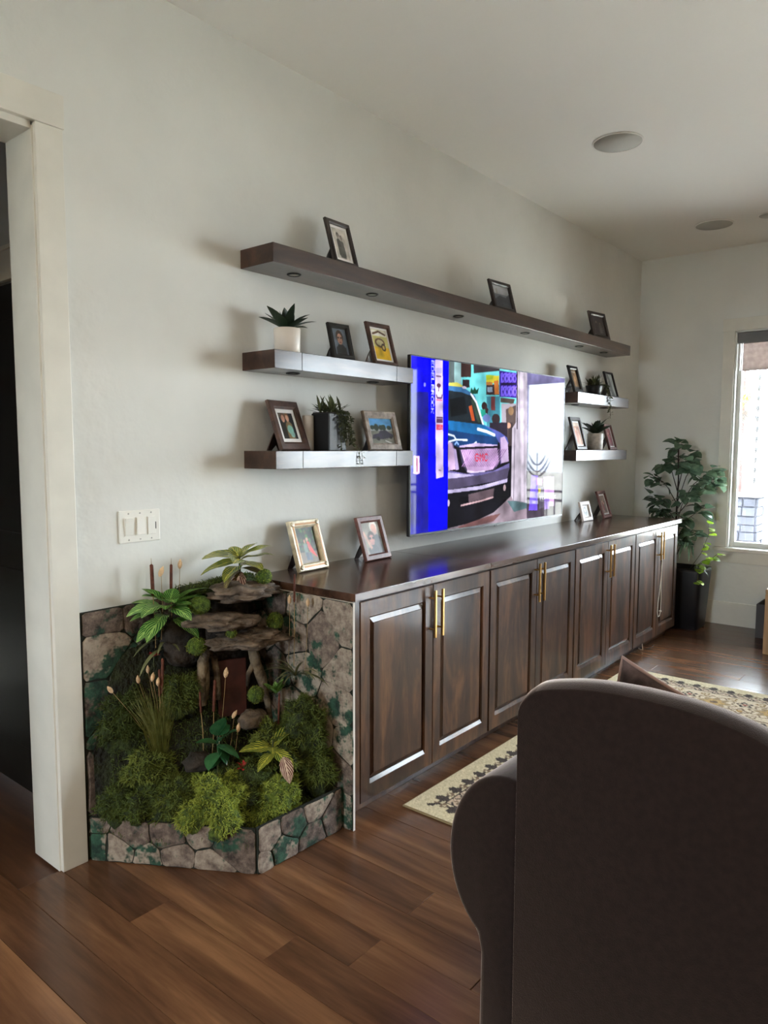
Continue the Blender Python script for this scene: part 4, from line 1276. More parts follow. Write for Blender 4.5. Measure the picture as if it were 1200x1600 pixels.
def strand(t, pts, mat, q, dens=.008, sc=1.0, name='trailing_strand'):
    """a hanging stem with its small leaves set alternately"""
    pts = [Vector(p) for p in pts]
    s = MB().tube(pts, .0012, 5).build(name, M['stem'], t)
    acc = 0.0
    for a, b in zip(pts, pts[1:]):
        n = max(1, int((b - a).length / dens))
        for i in range(n):
            p = a.lerp(b, (i + .5) / n)
            put_leaf(tiny, M[mat], s, p, q.uniform(0, 6.28), q.uniform(-.6, .5), q.uniform(-.6, .6), sc * q.uniform(.75, 1.25))
    return s


t = thing('trailing_planter', (1.868, -.105, S3), 'black square planter with trailing string plant on the lower left shelf', 'potted plant')
B(-.055, .055, -.055, .055, 0, .165).build('pot', M['blackpot'], t, bevel=.004)
B(-.05, .05, -.05, .05, .165, .169).build('soil', M['soil'], t)
q = random.Random(21)
for i in range(64):
    az = q.uniform(0, 6.28)
    put_leaf(blade, M['string'], t, (q.uniform(-.04, .04), q.uniform(-.04, .04), .165), az, q.uniform(.3, 1.45), 0, q.uniform(.8, 1.25))
for i in range(13):
    a = -.2 + i * .05
    x0, y0 = .02 + .05 * math.cos(a * 6), -.06 - .006 * (i % 3)
    x0 = -.005 + i * .0062
    ln = q.uniform(.10, .17)
    y0 = -.060 - .004 * (i % 2)
    strand(t, [(x0 * .6, -.03, .168), (x0, y0 + .008, .176), (x0 + .005, y0 - .003, .15), (x0 + .012, y0 - .004, .165 - ln * .6), (x0 + .02, y0 - .004, max(.006, .165 - ln))], 'string', q, .0085)
strand(t, [(.05, -.04, .168), (.064, -.05, .15), (.075, -.06, .06), (.09, -.085, .008), (.093, -.096, -.002), (.092, -.099, -.03), (.096, -.099, -.066)], 'string', q, .010)
strand(t, [(.05, -.03, .168), (.07, -.05, .12), (.09, -.07, .03), (.108, -.086, .004), (.111, -.097, -.004), (.113, -.099, -.04), (.116, -.099, -.062)], 'string', q, .010)

t = thing('slim_vase', (1.792, -.05, S3), 'pale slim cylinder vase standing behind the black planter', 'vase')
MB().lathe([(.018, 0), (.026, .004), (.026, .15), (.024, .155), (.02, .155), (.02, .02), (.003, .02)], 24).build('body', M['candle'], t, True)

t = thing('trailing_bowl', (4.68, -.115, S2), 'dark bowl with bushy trailing plant on the upper right shelf', 'potted plant')
round_pot(t, .062, .075, 'blackpot', .75)
for i in range(60):
    az, el = q.uniform(0, 6.28), q.uniform(-.1, 1.4)
    put_leaf(blade, M['string'], t, (q.uniform(-.035, .035), q.uniform(-.035, .035), .07), az, el, 0, q.uniform(.8, 1.3))
for i in range(3):
    x0 = .05 + i * .012
    z1 = [-.02, -.11, -.165][i]
    strand(t, [(.03, -.02, .07), (x0, -.06, .085), (x0 + .01, -.085, .02), (x0 + .012, -.092, -.02 if z1 < -.03 else -.01), (x0 + .014, -.094, z1)], 'string', q, .009, 1.2)


# ================================================================== rug
RX0, RX1, RY0, RY1 = 1.742, 4.15, -3.68, -.627
rw, rh = RX1 - RX0, RY1 - RY0
cv = Canvas(362, 458, (206, 193, 160))
Xm, Ym = cv.U * rw, cv.V * rh
dx, dy = np.minimum(Xm, rw - Xm), np.minimum(Ym, rh - Ym)
d = np.minimum(dx, dy)
s = np.where(dx < dy, Ym - (rh / 2), Xm - (rw / 2))     # run along the nearest side
DK, MD, PK = np.array((58, 46, 40)), np.array((120, 98, 78)), np.array((200, 178, 154))
GO, RD = np.array((166, 130, 76)), np.array((146, 84, 70))


def cell(p, o=0.0): return (s + o + p / 2) % p - p / 2


def ringed(c, d0, r, w, k=0.0, n=5): return np.abs(np.hypot(c, d - d0) - r - k * np.cos(n * np.arctan2(d - d0, c))) < w


P1 = .0965
c1 = cell(P1)
pal = (np.abs(c1) < (.030 + .008 * np.sin((d - .06) * 200)) * np.clip(1 - np.abs(d - .092) / .034, 0, 1) ** .6)
cv.a[pal] = DK
c1b = cell(P1, P1 / 2)
cv.a[ringed(c1b, .096, .012, .0045, .003)] = MD
cv.a[(np.abs(c1b) < .0035) & (d > .096) & (d < .120)] = MD
cv.a[(d > .124) & (d < .172)] = PK
c2 = cell(P1, .02)
band = (d > .126) & (d < .170)
cv.a[band & ringed(c2, .148, .016, .005, .004, 4)] = DK
cv.a[band & ((np.abs(cell(P1, .055) - (d - .148) * .8) < .0055))] = DK
cv.a[band & (np.hypot(cell(P1, .085), d - .148) < .009)] = MD
cv.a[(np.abs(d - .122) < .0035) | (np.abs(d - .1745) < .0038)] = DK
inn = d > .1785
cv.a[inn] = (202, 186, 160)
b3 = inn & (d < .49)
c4 = cell(.30)
r4 = np.hypot(c4, (d - .325) * 1.1); t4 = np.arctan2(d - .325, c4)
cv.a[b3 & (r4 < .078 + .014 * np.cos(8 * t4))] = (150, 128, 96)
cv.a[b3 & (r4 < .050 + .010 * np.cos(6 * t4))] = (178, 146, 92)
cv.a[b3 & (r4 < .022)] = (104, 82, 60)
cv.a[b3 & (np.abs(r4 - .105 - .012 * np.cos(10 * t4)) < .006)] = MD
c5 = cell(.30, .15)
cv.a[b3 & ringed(c5, .27, .030, .008, .009, 5)] = DK
cv.a[b3 & (np.hypot(c5, d - .27) < .014)] = RD
cv.a[b3 & ringed(c5, .39, .034, .008, .010, 4)] = MD
cv.a[b3 & (np.hypot(c5, d - .39) < .018)] = GO
c6 = cell(.15, .075)
cv.a[b3 & ringed(c6, .215, .018, .006, .006, 3)] = GO * .8
cv.a[b3 & ringed(c6, .445, .020, .006, .007, 3)] = MD
g = (d > .49) & (d < .60)
cv.a[g] = (198, 180, 152)
cv.a[g & ringed(cell(.11), .545, .028, .009, .012, 4)] = DK
cv.a[g & ringed(cell(.11, .055), .53, .012, .006)] = DK
cv.a[g & (np.hypot(cell(.11, .055), d - .57) < .013)] = RD
cv.a[(np.abs(d - .49) < .004)] = MD
cv.a[(d > .60) & (d < .63)] = (164, 112, 88)
fld = d > .63
cv.a[fld] = (208, 192, 158)
gx, gy = Xm % .36 - .18, Ym % .36 - .18
rr = np.hypot(gx, gy); th = np.arctan2(gy, gx)
cv.a[fld & (np.abs(rr - .07 - .02 * np.cos(6 * th)) < .007)] = MD
cv.a[fld & (rr < .035 + .010 * np.cos(5 * th))] = GO
cv.a[fld & (rr < .014)] = RD
cv.speckle(9, 4)
rug = thing('area_rug', ((RX0 + RX1) / 2, (RY0 + RY1) / 2, 0), 'cream rug with dark palmette border and gold floral field', 'rug')
link('pile', cv.mesh('pile', rw - .012, rh - .012, 'xy'), M['rug'], rug, (0, 0, .0085))
B(-rw / 2, rw / 2, -rh / 2, rh / 2, .0005, .0075).build('binding', M['rugedge'], rug, bevel=.003)

# ================================================================== armchair seen from behind
YC = -1.87
ch = thing('armchair', (.9, YC, 0), 'large dark brown upholstered armchair seen from behind', 'armchair')
half = [(.267, .02), (.267, .70), (.267, .843), (.262, .881), (.227, .916), (.16, .936), (.09, .947), (0, .951)]
_h = [Vector(p) for p in half[2:]]
_s = []
for i in range(len(_h) - 1):
    p0, p1, p2, p3 = _h[max(i - 1, 0)], _h[i], _h[i + 1], _h[min(i + 2, len(_h) - 1)]
    for k in range(4):
        t_ = k / 4
        q_ = .5 * (2 * p1 + (p2 - p0) * t_ + (2 * p0 - 5 * p1 + 4 * p2 - p3) * t_ ** 2 + (3 * p1 - p0 - 3 * p2 + p3) * t_ ** 3)
        _s.append((q_.x, q_.y))
half = half[:2] + _s + [half[-1]]
prof = [(y, z) for y, z in half] + [(-y, z) for y, z in half[:-1]][::-1]
MX = Matrix(((0, 0, 1, 0), (1, 0, 0, 0), (0, 1, 0, 0), (0, 0, 0, 1)))      # (a,b,h) -> x=h y=a z=b
secs = [(0, 0, 1), (.004, .006, 1.0), (.03, .014, 1.01), (.06, .016, 1.01), (.09, .004, 1.0), (.13, -.035, .985), (.175, -.09, .96), (.19, -.13, .94)]
vs, fs, n_ = [], [], len(prof)
for sx_, dz_, ky in secs:
    vs += [(sx_, y * ky, z + (dz_ if z > .6 else 0)) for y, z in prof]
for i in range(len(secs) - 1):
    for k in range(n_):
        a, b = i * n_ + k, i * n_ + (k + 1) % n_
        fs.append((a, b, b + n_, a + n_))
fs += [tuple(range(n_)), tuple(range((len(secs) - 1) * n_, len(secs) * n_))]
bk = MB().add(vs, fs).build('backrest', M['fabric'], ch, bevel=.006, seg=2)
bk.data.polygons.foreach_set('use_smooth', [True] * len(bk.data.polygons))
pipe = [(.004, y, z) for y, z in prof if z > .6]
MB().tube([(.006, y * .985, z - .006) for y, z in [(.268, .52)] + [p for p in prof if p[1] > .6] + [(-.268, .52)]], .005, 6).build('back_piping', M['piping'], ch, True)
MB().tube([(.178, y * .95, z - .105) for y, z in prof if z > .75], .005, 6).build('front_piping', M['piping'], ch, True)
for sgn in (1, -1):
    pr = []
    for k in range(22):                       # scroll arm section: y offset, z
        a = math.radians(-62 + k * (62 + 98) / 21)
        pr.append((.313 + .156 * math.cos(a), .475 + .215 * math.sin(a)))
    pr = [(.272, .03), (.378, .03), (.376, .24)] + pr + [(.272, .688)]
    pr = [(sgn * y, z) for y, z in pr]
    arm = MB().prism(pr, .03, .80, MX).build('arm', M['fabric'], ch, bevel=.018, seg=3)
    arm.data.polygons.foreach_set('use_smooth', [True] * len(arm.data.polygons))
    MB().tube([(.805, y, z) for y, z in pr[3:-1]], .005, 6).build('arm_piping', M['piping'], ch, True)
B(.2, .79, -.27, .27, .06, .32).build('seat_base', M['fabric'], ch, bevel=.02, seg=3)
B(.21, .81, -.265, .265, .322, .45).build('seat_cushion', M['fabric'], ch, bevel=.04, seg=4)
for xx in (.06, .74):
    for yy in (-.33, .33):
        B(xx - .025, xx + .025, yy - .02, yy + .02, 0, .06).build('foot', M['framedark'], ch, bevel=.004)


# pillow with one corner poking above the backrest
def cushion(name, S, T, n=18):
    vs, fs = [], []
    for side in (1, -1):
        for j in range(n + 1):
            for i in range(n + 1):
                u, v = i / n * 2 - 1, j / n * 2 - 1
                pin = 1 - .10 * (1 - v * v) * abs(u) ** 3
                pin2 = 1 - .10 * (1 - u * u) * abs(v) ** 3
                th = T * ((1 - u ** 4) * (1 - v ** 4)) ** .55
                vs.append((side * th, u * S / 2 * pin, v * S / 2 * pin2))
    m_ = (n + 1) ** 2
    for j in range(n):
        for i in range(n):
            a = j * (n + 1) + i
            fs.append((a, a + 1, a + n + 2, a + n + 1)); fs.append((m_ + a, m_ + a + n + 1, m_ + a + n + 2, m_ + a + 1))
    return MB().add(vs, fs)


pl = thing('throw_pillow', (1.19, -1.862, .452), 'small dark throw pillow with light piping poking above the armchair back', 'pillow')
rr_ = (math.radians(18), math.radians(-6), 0)
S_ = .40
cu = cushion('cover', S_, .05)
o = cu.build('cover', M['pillow'], pl, True, loc=(0, 0, .255), rot=rr_)
edge = []
for k in range(41):
    tt = k / 40 * 4
    sd, f = int(tt) % 4, tt - int(tt)
    u, v = [(-1 + 2 * f, -1), (1, -1 + 2 * f), (1 - 2 * f, 1), (-1, 1 - 2 * f)][sd]
    edge.append((0, u * S_ / 2 * (1 - .10 * (1 - v * v) * abs(u) ** 3), v * S_ / 2 * (1 - .10 * (1 - u * u) * abs(v) ** 3)))
MB().tube(edge, .0045, 6, False).build('piping', M['pillowpipe'], pl, True, loc=(0, 0, .255), rot=rr_)

# ================================================================== tall potted plant in the corner
fp = thing('floor_plant', (5.58, -.55, 0), 'tall leafy ficus in a black planter by the window corner', 'potted plant')
mb = MB()
sec = []
for (hwid, z) in ((.125, 0), (.135, .015), (.16, .40), (.165, .47), (.165, .49), (.152, .49), (.150, .45)):
    ringp = []
    for k in range(32):
        a = 2 * math.pi * k / 32
        ca, sa = math.cos(a), math.sin(a)
        e = .28
        ringp.append((hwid * math.copysign(abs(ca) ** e, ca), hwid * math.copysign(abs(sa) ** e, sa), z))
    sec.append(ringp)
vs = [p for r in sec for p in r]
fs = [(i * 32 + k, i * 32 + (k + 1) % 32, (i + 1) * 32 + (k + 1) % 32, (i + 1) * 32 + k) for i in range(len(sec) - 1) for k in range(32)]
fs += [tuple(range(31, -1, -1)), tuple((len(sec) - 1) * 32 + k for k in range(32))]
mb.add(vs, fs).build('planter', M['planter'], fp, True)
B(-.14, .14, -.14, .14, .451, .456).build('soil', M['soil'], fp)
q = random.Random(33)
fl = [leaf_mesh('ficus_leaf', .10, .078, .7, .18, 5, .85), leaf_mesh('ficus_leaf', .085, .062, 1.0, .2, 5, .8), leaf_mesh('ficus_leaf', .075, .07, .4, .1, 5, .9)]
dr = leaf_mesh('drooping_leaf', .26, .022, 1.9, .2, 8, .7)
# stems: trunk plus side branches (points relative to the pot)
trunk = [(0, .09, .45), (.0, .095, .8), (.01, .09, 1.2), (0, .10, 1.46)]
MB().tube(trunk, [.011, .009, .006, .003], 7).build('trunk', M['bark'], fp, True)
BR = [  # branch end (dx,dy,z) , start z, leaves, material
    ((.02, .10, 1.50), 1.30, 9, 'ficus'), ((.05, .22, 1.36), 1.1, 9, 'ficus'), ((-.05, .27, 1.22), 1.0, 9, 'ficus'), ((0, .31, 1.05), .85, 10, 'ficus'),
    ((.05, .03, 1.40), 1.1, 8, 'ficus'), ((-.05, -.05, 1.34), 1.0, 9, 'ficus'), ((.05, -.14, 1.27), .95, 11, 'ficus'), ((0, -.21, 1.20), .9, 11, 'ficus'),
    ((-.12, -.02, 1.08), .8, 8, 'ficus'), ((-.08, .18, .96), .7, 10, 'ficus'), ((0, .24, .90), .65, 8, 'ficus'), ((-.08, .02, .92), .6, 9, 'ficus'),
    ((.05, -.10, .98), .7, 8, 'ficus'), ((-.05, -.06, .80), .55, 9, 'ficus'), ((-.06, .06, .76), .5, 8, 'ficus')]
for (ex, ey, ez), sz, nl, mt in BR:
    st = Vector((0, .092, sz)); en = Vector((ex, ey, ez))
    md = st.lerp(en, .5) + Vector((0, 0, .05))
    b_ = MB().tube([st, md, en], [.004, .003, .0015], 5).build('branch', M['bark'], fp, True)
    for i in range(int(nl * 1.55)):
        p = md.lerp(en, q.uniform(.1, 1.05)) if i else en
        az = q.uniform(0, 6.28)
        put_leaf(fl[i % 3], M[mt], fp, (p.x + .05 * math.cos(az) * .4, p.y + .05 * math.sin(az) * .4, p.z + q.uniform(-.04, .03)), az, q.uniform(-.5, .7), q.uniform(-.6, .6), q.uniform(.85, 1.35))
# trailing vine on the window side, its lime backlight put into the leaf colour
for pts, nl in (([(0, -.02, .46), (-.02, -.12, .62), (-.02, -.17, .78), (0, -.16, .86)], 9), ([(0, -.03, .46), (-.04, -.14, .56), (-.04, -.20, .58), (-.02, -.24, .62)], 7), ([(0, -.05, .46), (-.08, -.12, .52), (-.15, -.14, .48), (-.18, -.14, .40)], 7)):
    MB().tube(pts, .0022, 5).build('vine', M['stem'], fp, True)
    for i in range(nl):
        k = q.uniform(.25, 1) * (len(pts) - 1)
        p = Vector(pts[int(min(k, len(pts) - 1.001))]).lerp(Vector(pts[int(min(k, len(pts) - 1.001)) + 1]), k % 1)
        put_leaf(fl[2], M['lime'], fp, p, q.uniform(-2.8, -.4), q.uniform(-.3, .6), q.uniform(-.5, .5), q.uniform(.65, .95))
for i in range(9):
    put_leaf(dr, M['ficus'], fp, (-.08, .03 - i * .01, .66), 2.6 + i * .12, q.uniform(.5, 1.0), 0, q.uniform(.8, 1.15))
for i in range(7):
    az = -.6 - i * .35
    put_leaf(dr, M['airplant'], fp, (-.05, -.08, .47), az, q.uniform(.7, 1.2), 0, q.uniform(.6, .9))

# ================================================================== odds and ends
t = thing('pull_cord', (4.79, -.611, .68), 'white looped cord hanging from a cabinet handle', 'cord')
lp = [(0, -.008, .002), (-.010, -.010, -.05), (-.022, -.011, -.14), (-.045, -.012, -.25), (-.074, -.012, -.34), (-.080, -.012, -.40), (-.062, -.012, -.438), (-.035, -.012, -.436), (-.016, -.012, -.405), (-.012, -.012, -.33), (-.018, -.011, -.2), (-.016, -.010, -.08), (.004, -.008, .002), (.004, .006, .006), (0, .006, .006), (0, -.008, .002)]
MB().tube(lp, .003, 6, False).build('loop', M['cord'], t, True)
MB().lathe([(.002, -.008), (.008, -.004), (.009, .004), (.003, .009)], 10).build('knot_bead', M['cord'], t, True, loc=(-.018, -.012, -.405))
t = thing('loose_cable', (4.62, -.56, 0), 'loose pale cable end on the floor under the cabinets', 'cable')
MB().tube([(.1, .1, .004), (.03, .03, .004), (0, 0, .01), (.01, .01, .06), (.02, .04, .09)], .003, 6).build('lead', M['cord'], t, True)
B(.01, .035, .03, .05, .08, .10).build('plug', M['dark'], t, bevel=.002)
MB().tube([(.2, -.01, .004), (.12, -.02, .005), (.06, .0, .004)], .003, 6).build('tail', M['dark'], t, True)

# chair and felt bin just inside the right picture edge
dc = thing('dining_chair', (5.32, -1.455, 0), 'tan wooden dining chair with dark upholstered back by the window', 'chair')
for sx in (-1, 1):
    for sy in (-1, 1):
        if sx < 0: B(sx * .2 - .02, sx * .2 + .02, sy * .2 - .02, sy * .2 + .02, 0, .43).build('leg', M['tanwood'], dc, bevel=.004)
        else: B(sx * .2 - .02, sx * .2 + .02, sy * .2 - .02, sy * .2 + .02, 0, .96).build('back_post', M['tanwood'], dc, bevel=.004)
B(-.22, .22, -.22, .22, .43, .465).build('seat_frame', M['tanwood'], dc, bevel=.006)
B(-.21, .175, -.21, .21, .466, .51).build('seat_pad', M['olive'], dc, bevel=.015)
B(.185, .215, -.179, .179, .60, .93).build('backrest', M['olive'], dc, bevel=.01)
gb = thing('felt_bin', (5.69, -1.235, 0), 'low dark grey felt bin against the wall beside the chair', 'bin')
mb = MB()
mb.box(-.13, .13, -.15, .15, 0, .01).box(-.13, -.12, -.15, .15, .01, .26).box(.12, .13, -.15, .15, .01, .26).box(-.12, .12, -.15, -.14, .01, .26).box(-.12, .12, .14, .15, .01, .26)
mb.build('body', M['greybin'], gb)
B(-.135, -.13, -.05, .05, .18, .21).build('pull_tab', M['framedark'], gb)


# ================================================================== corner rock garden with dry waterfall
G0 = Vector((1.12, -.28, 0))
rg = thing('rock_garden', G0, 'mossy indoor rock garden boxed in stone boards between doorway and cabinets', 'rock garden')
loc_ = lambda p: Vector(p) - G0


def voronoi(W, H, n, seed, asp=1.0):
    r = random.Random(seed)
    pts = []
    tries = 0
    while len(pts) < n and tries < 4000:
        tries += 1
        p = (r.uniform(0, W), r.uniform(0, H))
        if all(math.hypot((p[0] - o_[0]) / asp, p[1] - o_[1]) > .72 * math.sqrt(W * H / n) for o_ in pts): pts.append(p)
    cells = []
    for i, p in enumerate(pts):
        poly = [(0, 0), (W, 0), (W, H), (0, H)]
        for j, q_ in enumerate(pts):
            if i == j: continue
            mx, my = (p[0] + q_[0]) / 2, (p[1] + q_[1]) / 2
            nx, ny = q_[0] - p[0], q_[1] - p[1]
            f = lambda a: (a[0] - mx) * nx + (a[1] - my) * ny
            out = []
            for k in range(len(poly)):
                a, b = poly[k], poly[(k + 1) % len(poly)]
                fa, fb = f(a), f(b)
                if fa <= 0: out.append(a)
                if (fa < 0 < fb) or (fb < 0 < fa):
                    t_ = fa / (fa - fb)
                    out.append((a[0] + (b[0] - a[0]) * t_, a[1] + (b[1] - a[1]) * t_))
            poly = out
            if len(poly) < 3: break
        if len(poly) >= 3: cells.append(poly)
    return cells


def inset(poly, d_):
    cx = sum(p[0] for p in poly) / len(poly); cy = sum(p[1] for p in poly) / len(poly)
    out = []
    for x_, y_ in poly:
        l_ = math.hypot(x_ - cx, y_ - cy)
        k = max(0.2, 1 - d_ / max(l_, 1e-6))
        out.append((cx + (x_ - cx) * k, cy + (y_ - cy) * k))
    return out


def jitter(poly, r):
    """break long cell edges so stone outlines look natural"""
    out = []
    for k in range(len(poly)):
        a, b = poly[k], poly[(k + 1) % len(poly)]
        out.append(a)
        l_ = math.hypot(b[0] - a[0], b[1] - a[1])
        if l_ > .05:
            out.append(((a[0] + b[0]) / 2 + r.uniform(-.006, .006), (a[1] + b[1]) / 2 + r.uniform(-.006, .006)))
    return out


def stone_board(name, p0, p1, nrm, z0, z1, n, seed, label, asp=1.3, th=.01, core='grout'):
    """board standing from p0 to p1 (xy), stones proud of its face along nrm"""
    p0, p1 = Vector((p0[0], p0[1], 0)), Vector((p1[0], p1[1], 0))
    u = (p1 - p0); W = u.length; u.normalize()
    nn = Vector((nrm[0], nrm[1], 0)).normalized()
    Mx = Matrix.Identity(4)
    for i in range(3): Mx[i][0], Mx[i][1], Mx[i][2] = u[i], (0, 0, 1)[i], nn[i]
    o_ = p0 - G0 + Vector((0, 0, z0))
    for i in range(3): Mx[i][3] = o_[i]
    b = MB().prism([(0, 0), (W, 0), (W, z1 - z0), (0, z1 - z0)], -th, 0, Mx).build(name, M[core], rg)
    b['label'] = label
    MB().prism([(.001, .001), (W - .001, .001), (W - .001, z1 - z0 - .001), (.001, z1 - z0 - .001)], 0, .0012, Mx).build('joint_fill', M['grout'], b)
    r = random.Random(seed)
    for c_ in voronoi(W, z1 - z0, n, seed, asp):
        c_ = jitter(inset(c_, .003), r)
        c_ = [p_ for a_, b_ in zip(c_, c_[1:] + c_[:1]) for p_ in ((a_[0] * .82 + b_[0] * .18, a_[1] * .82 + b_[1] * .18), (a_[0] * .18 + b_[0] * .82, a_[1] * .18 + b_[1] * .82))]
        h = r.uniform(.004, .0085)
        k = len(c_)
        top = inset(c_, .006)
        vs = [(x_, y_, .001) for x_, y_ in c_] + [(x_, y_, h * .7) for x_, y_ in c_] + [(x_, y_, h) for x_, y_ in top]
        fs = [(i, (i + 1) % k, (i + 1) % k + k, i + k) for i in range(k)] + [(i + k, (i + 1) % k + k, (i + 1) % k + 2 * k, i + 2 * k) for i in range(k)] + [tuple(range(2 * k, 3 * k))]
        MB().add([Mx @ Vector(v_) for v_ in vs], fs).build('stone', M['stone'], b)
    return b


stone_board('back_board', (.738, -.012), (1.472, -.012), (0, -1), .0, .882, 30, 11, 'stone-faced board against the wall')
stone_board('side_board', (1.474, -.602), (1.474, -.012), (-1, 0), .0, .878, 26, 12, 'stone-faced board covering the cabinet end', core='board')
stone_board('front_board', (.742, -.02), (1.057, -.532), (-.85, -.527), .0, .158, 10, 13, 'low stone-faced board along the left front', 1.4)
stone_board('front_board', (1.059, -.540), (1.457, -.556), (-.04, -1), .0, .165, 7, 14, 'low stone-faced board along the right front', 1.3)


def front_pt(s):
    a, b, c_ = Vector((.76, -.035)), Vector((1.065, -.515)), Vector((1.455, -.535))
    return a.lerp(b, s / .55) if s < .55 else b.lerp(c_, (s - .55) / .45)


vs, fs = [], []
NS, NT = 44, 36
for j in range(NT + 1):
    t_ = j / NT
    for i in range(NS + 1):
        s_ = i / NS
        f = front_pt(s_); b = Vector((.76 + .70 * s_, -.026))
        p = f.lerp(b, t_)
        hmax = .50 + .20 * math.sin(math.pi * min(1, s_ * 1.1)) - .10 * s_
        if s_ < .12: hmax *= .55 + s_ * 3.7
        e = t_ ** 2.4
        z = .11 + hmax * e
        z += .03 * noise.noise(Vector((p.x * 11, p.y * 11, 3))) + .012 * noise.noise(Vector((p.x * 40, p.y * 40, 9)))
        vs.append((p.x - G0.x, p.y - G0.y, z))
for j in range(NT):
    for i in range(NS):
        a = j * (NS + 1) + i
        fs.append((a, a + 1, a + NS + 2, a + NS + 1))
M['bed'] = plain('dark_planting_bed', (44, 52, 24), .95, c2=(24, 22, 16), vscale=16, bscale=60, bstr=1.0, bdist=.02)
bed = MB().add(vs, fs).build('planting_bed', M['bed'], rg, True)
rb = np.random.default_rng(77)
V, Fc = [], []
for _ in range(9000):
    i, j = rb.integers(0, NS), rb.integers(0, NT)
    p = np.array(vs[j * (NS + 1) + i]) + rb.normal(size=3) * .006
    if (p[2] > .5 and rb.random() < .6) or p[1] + G0.y > -.05 or p[0] + G0.x > 1.44: continue
    d_ = np.array((-.35, -.5, .35)) + rb.normal(size=3) * .6; d_ /= np.linalg.norm(d_)
    l_ = rb.uniform(.015, .04)
    sd = np.cross(d_, rb.normal(size=3)); sd /= np.linalg.norm(sd)
    m1 = p + d_ * l_ * .5
    tp = m1 + (d_ * .5 + np.array((0, 0, -.8))) * l_ * .6
    b = len(V)
    V += [p - sd * .0014, p + sd * .0014, m1 + sd * .0013, m1 - sd * .0013, tp]
    Fc += [(b, b + 1, b + 2, b + 3), (b + 3, b + 2, b + 4)]
bf = link('bed_moss', MB().add(V, Fc).mesh('bed_moss'), None, rg)


bf.data.materials.append(M['fibredark'])
bf['kind'] = 'stuff'


def boulder(c_, r3, seed, rough=.25, flat=0.0, sub=3):
    bm = bmesh.new()
    bmesh.ops.create_icosphere(bm, subdivisions=sub, radius=1.0)
    off = Vector((seed * 7.3, seed * 3.1, seed * 1.7))
    vs_ = []
    for v in bm.verts:
        p = v.co.copy()
        k = 1 + rough * noise.noise(p * 1.6 + off) + rough * .5 * noise.noise(p * 4 + off) + rough * .25 * noise.noise(p * 10 + off)
        if flat: p.z = math.copysign(abs(p.z) ** flat, p.z)
        vs_.append(Vector((p.x * r3[0] * k, p.y * r3[1] * k, p.z * r3[2] * (k + .3 * rough * noise.noise(p * 7 + off)))) + Vector(c_))
    fs_ = [tuple(v.index for v in f.verts) for f in bm.faces]
    bm.free()
    return MB().add(vs_, fs_)


def rock(c_, r3, seed, mat, label, name='boulder', rough=.25, rz=0.0, ry=0.0):
    o = boulder((0, 0, 0), r3, seed, rough, sub=4 if rough > .4 else 3).build(name, M[mat], None, True, loc=c_, rot=(0, ry, rz))
    return tag(o, label, 'rock', 'rocks of the dry waterfall')


rock((1.30, -.085, .70), (.16, .07, .17), 1, 'darkrock', 'big dark boulder core behind the ledge stones', rough=.2)
rock((1.12, -.075, .74), (.11, .055, .12), 2, 'darkrock', 'dark boulder left of the ledge stones behind the striped plant', rough=.2)
rock((1.32, -.085, .47), (.14, .065, .13), 3, 'darkrock', 'dark boulder low behind the red-brown slate', rough=.2)
rock((1.325, -.165, .892), (.145, .115, .032), 4, 'rock', 'topmost flat brown ledge stone of the waterfall', 'ledge_stone', .55, .1, .06)
rock((1.185, -.205, .800), (.13, .09, .030), 5, 'rock', 'middle flat ledge stone with mossy left end', 'ledge_stone', .55, -.15, .10)
rock((1.270, -.255, .727), (.145, .09, .028), 6, 'rock', 'lowest flat ledge stone with pointed left tip', 'ledge_stone', .55, -.1, .03)
rock((1.29, -.245, .405), (.06, .05, .035), 7, 'rock', 'small pale rock at the foot of the slate', rough=.3)
rock((1.03, -.25, .325), (.055, .045, .032), 8, 'darkrock', 'dark grey rock between the moss mounds left of the round-leaf plant', rough=.3)
rock((1.36, -.30, .345), (.06, .05, .045), 9, 'darkrock', 'dark rock half sunk in the moss by the side board', rough=.3)

sl = thing('slate_panel', (1.258, -.165, .41), 'red-brown slate panel standing in the waterfall niche', 'slate')
MB().box(-.055, .055, -.008, .008, 0, .225).build('slab', M['tilepane'], sl, bevel=.003, rot=(0, 0, -.5))
dw = thing('driftwood', (1.16, -.15, .52), 'arched grey driftwood stump left of the red-brown slate', 'driftwood')
MB().tube([(-.04, -.01, -.03), (-.042, -.01, .05), (-.03, -.005, .13), (-.004, 0, .165), (.024, 0, .14), (.034, -.005, .07), (.036, -.01, -.03)], [.02, .017, .02, .018, .014, .013, .012], 10).build('arch', M['driftwood'], dw, True)
MB().tube([(-.02, .01, -.02), (-.016, .012, .06), (-.006, .01, .13)], [.022, .026, .014], 10).build('stub', M['driftwood'], dw, True)
dw = thing('driftwood', (1.34, -.235, .41), 'twisted pale driftwood root right of the red-brown slate', 'driftwood')
MB().tube([(-.045, .0, .29), (-.035, -.01, .235), (-.022, -.005, .20), (.004, 0, .15), (.022, 0, .09), (.034, -.005, .03), (.042, -.01, -.04)], [.014, .022, .020, .022, .015, .013, .010], 10).build('root', M['driftwood'], dw, True)
MB().tube([(-.03, 0, .21), (-.05, .01, .17), (-.048, .02, .12)], [.012, .01, .006], 8).build('branchlet', M['driftwood'], dw, True)


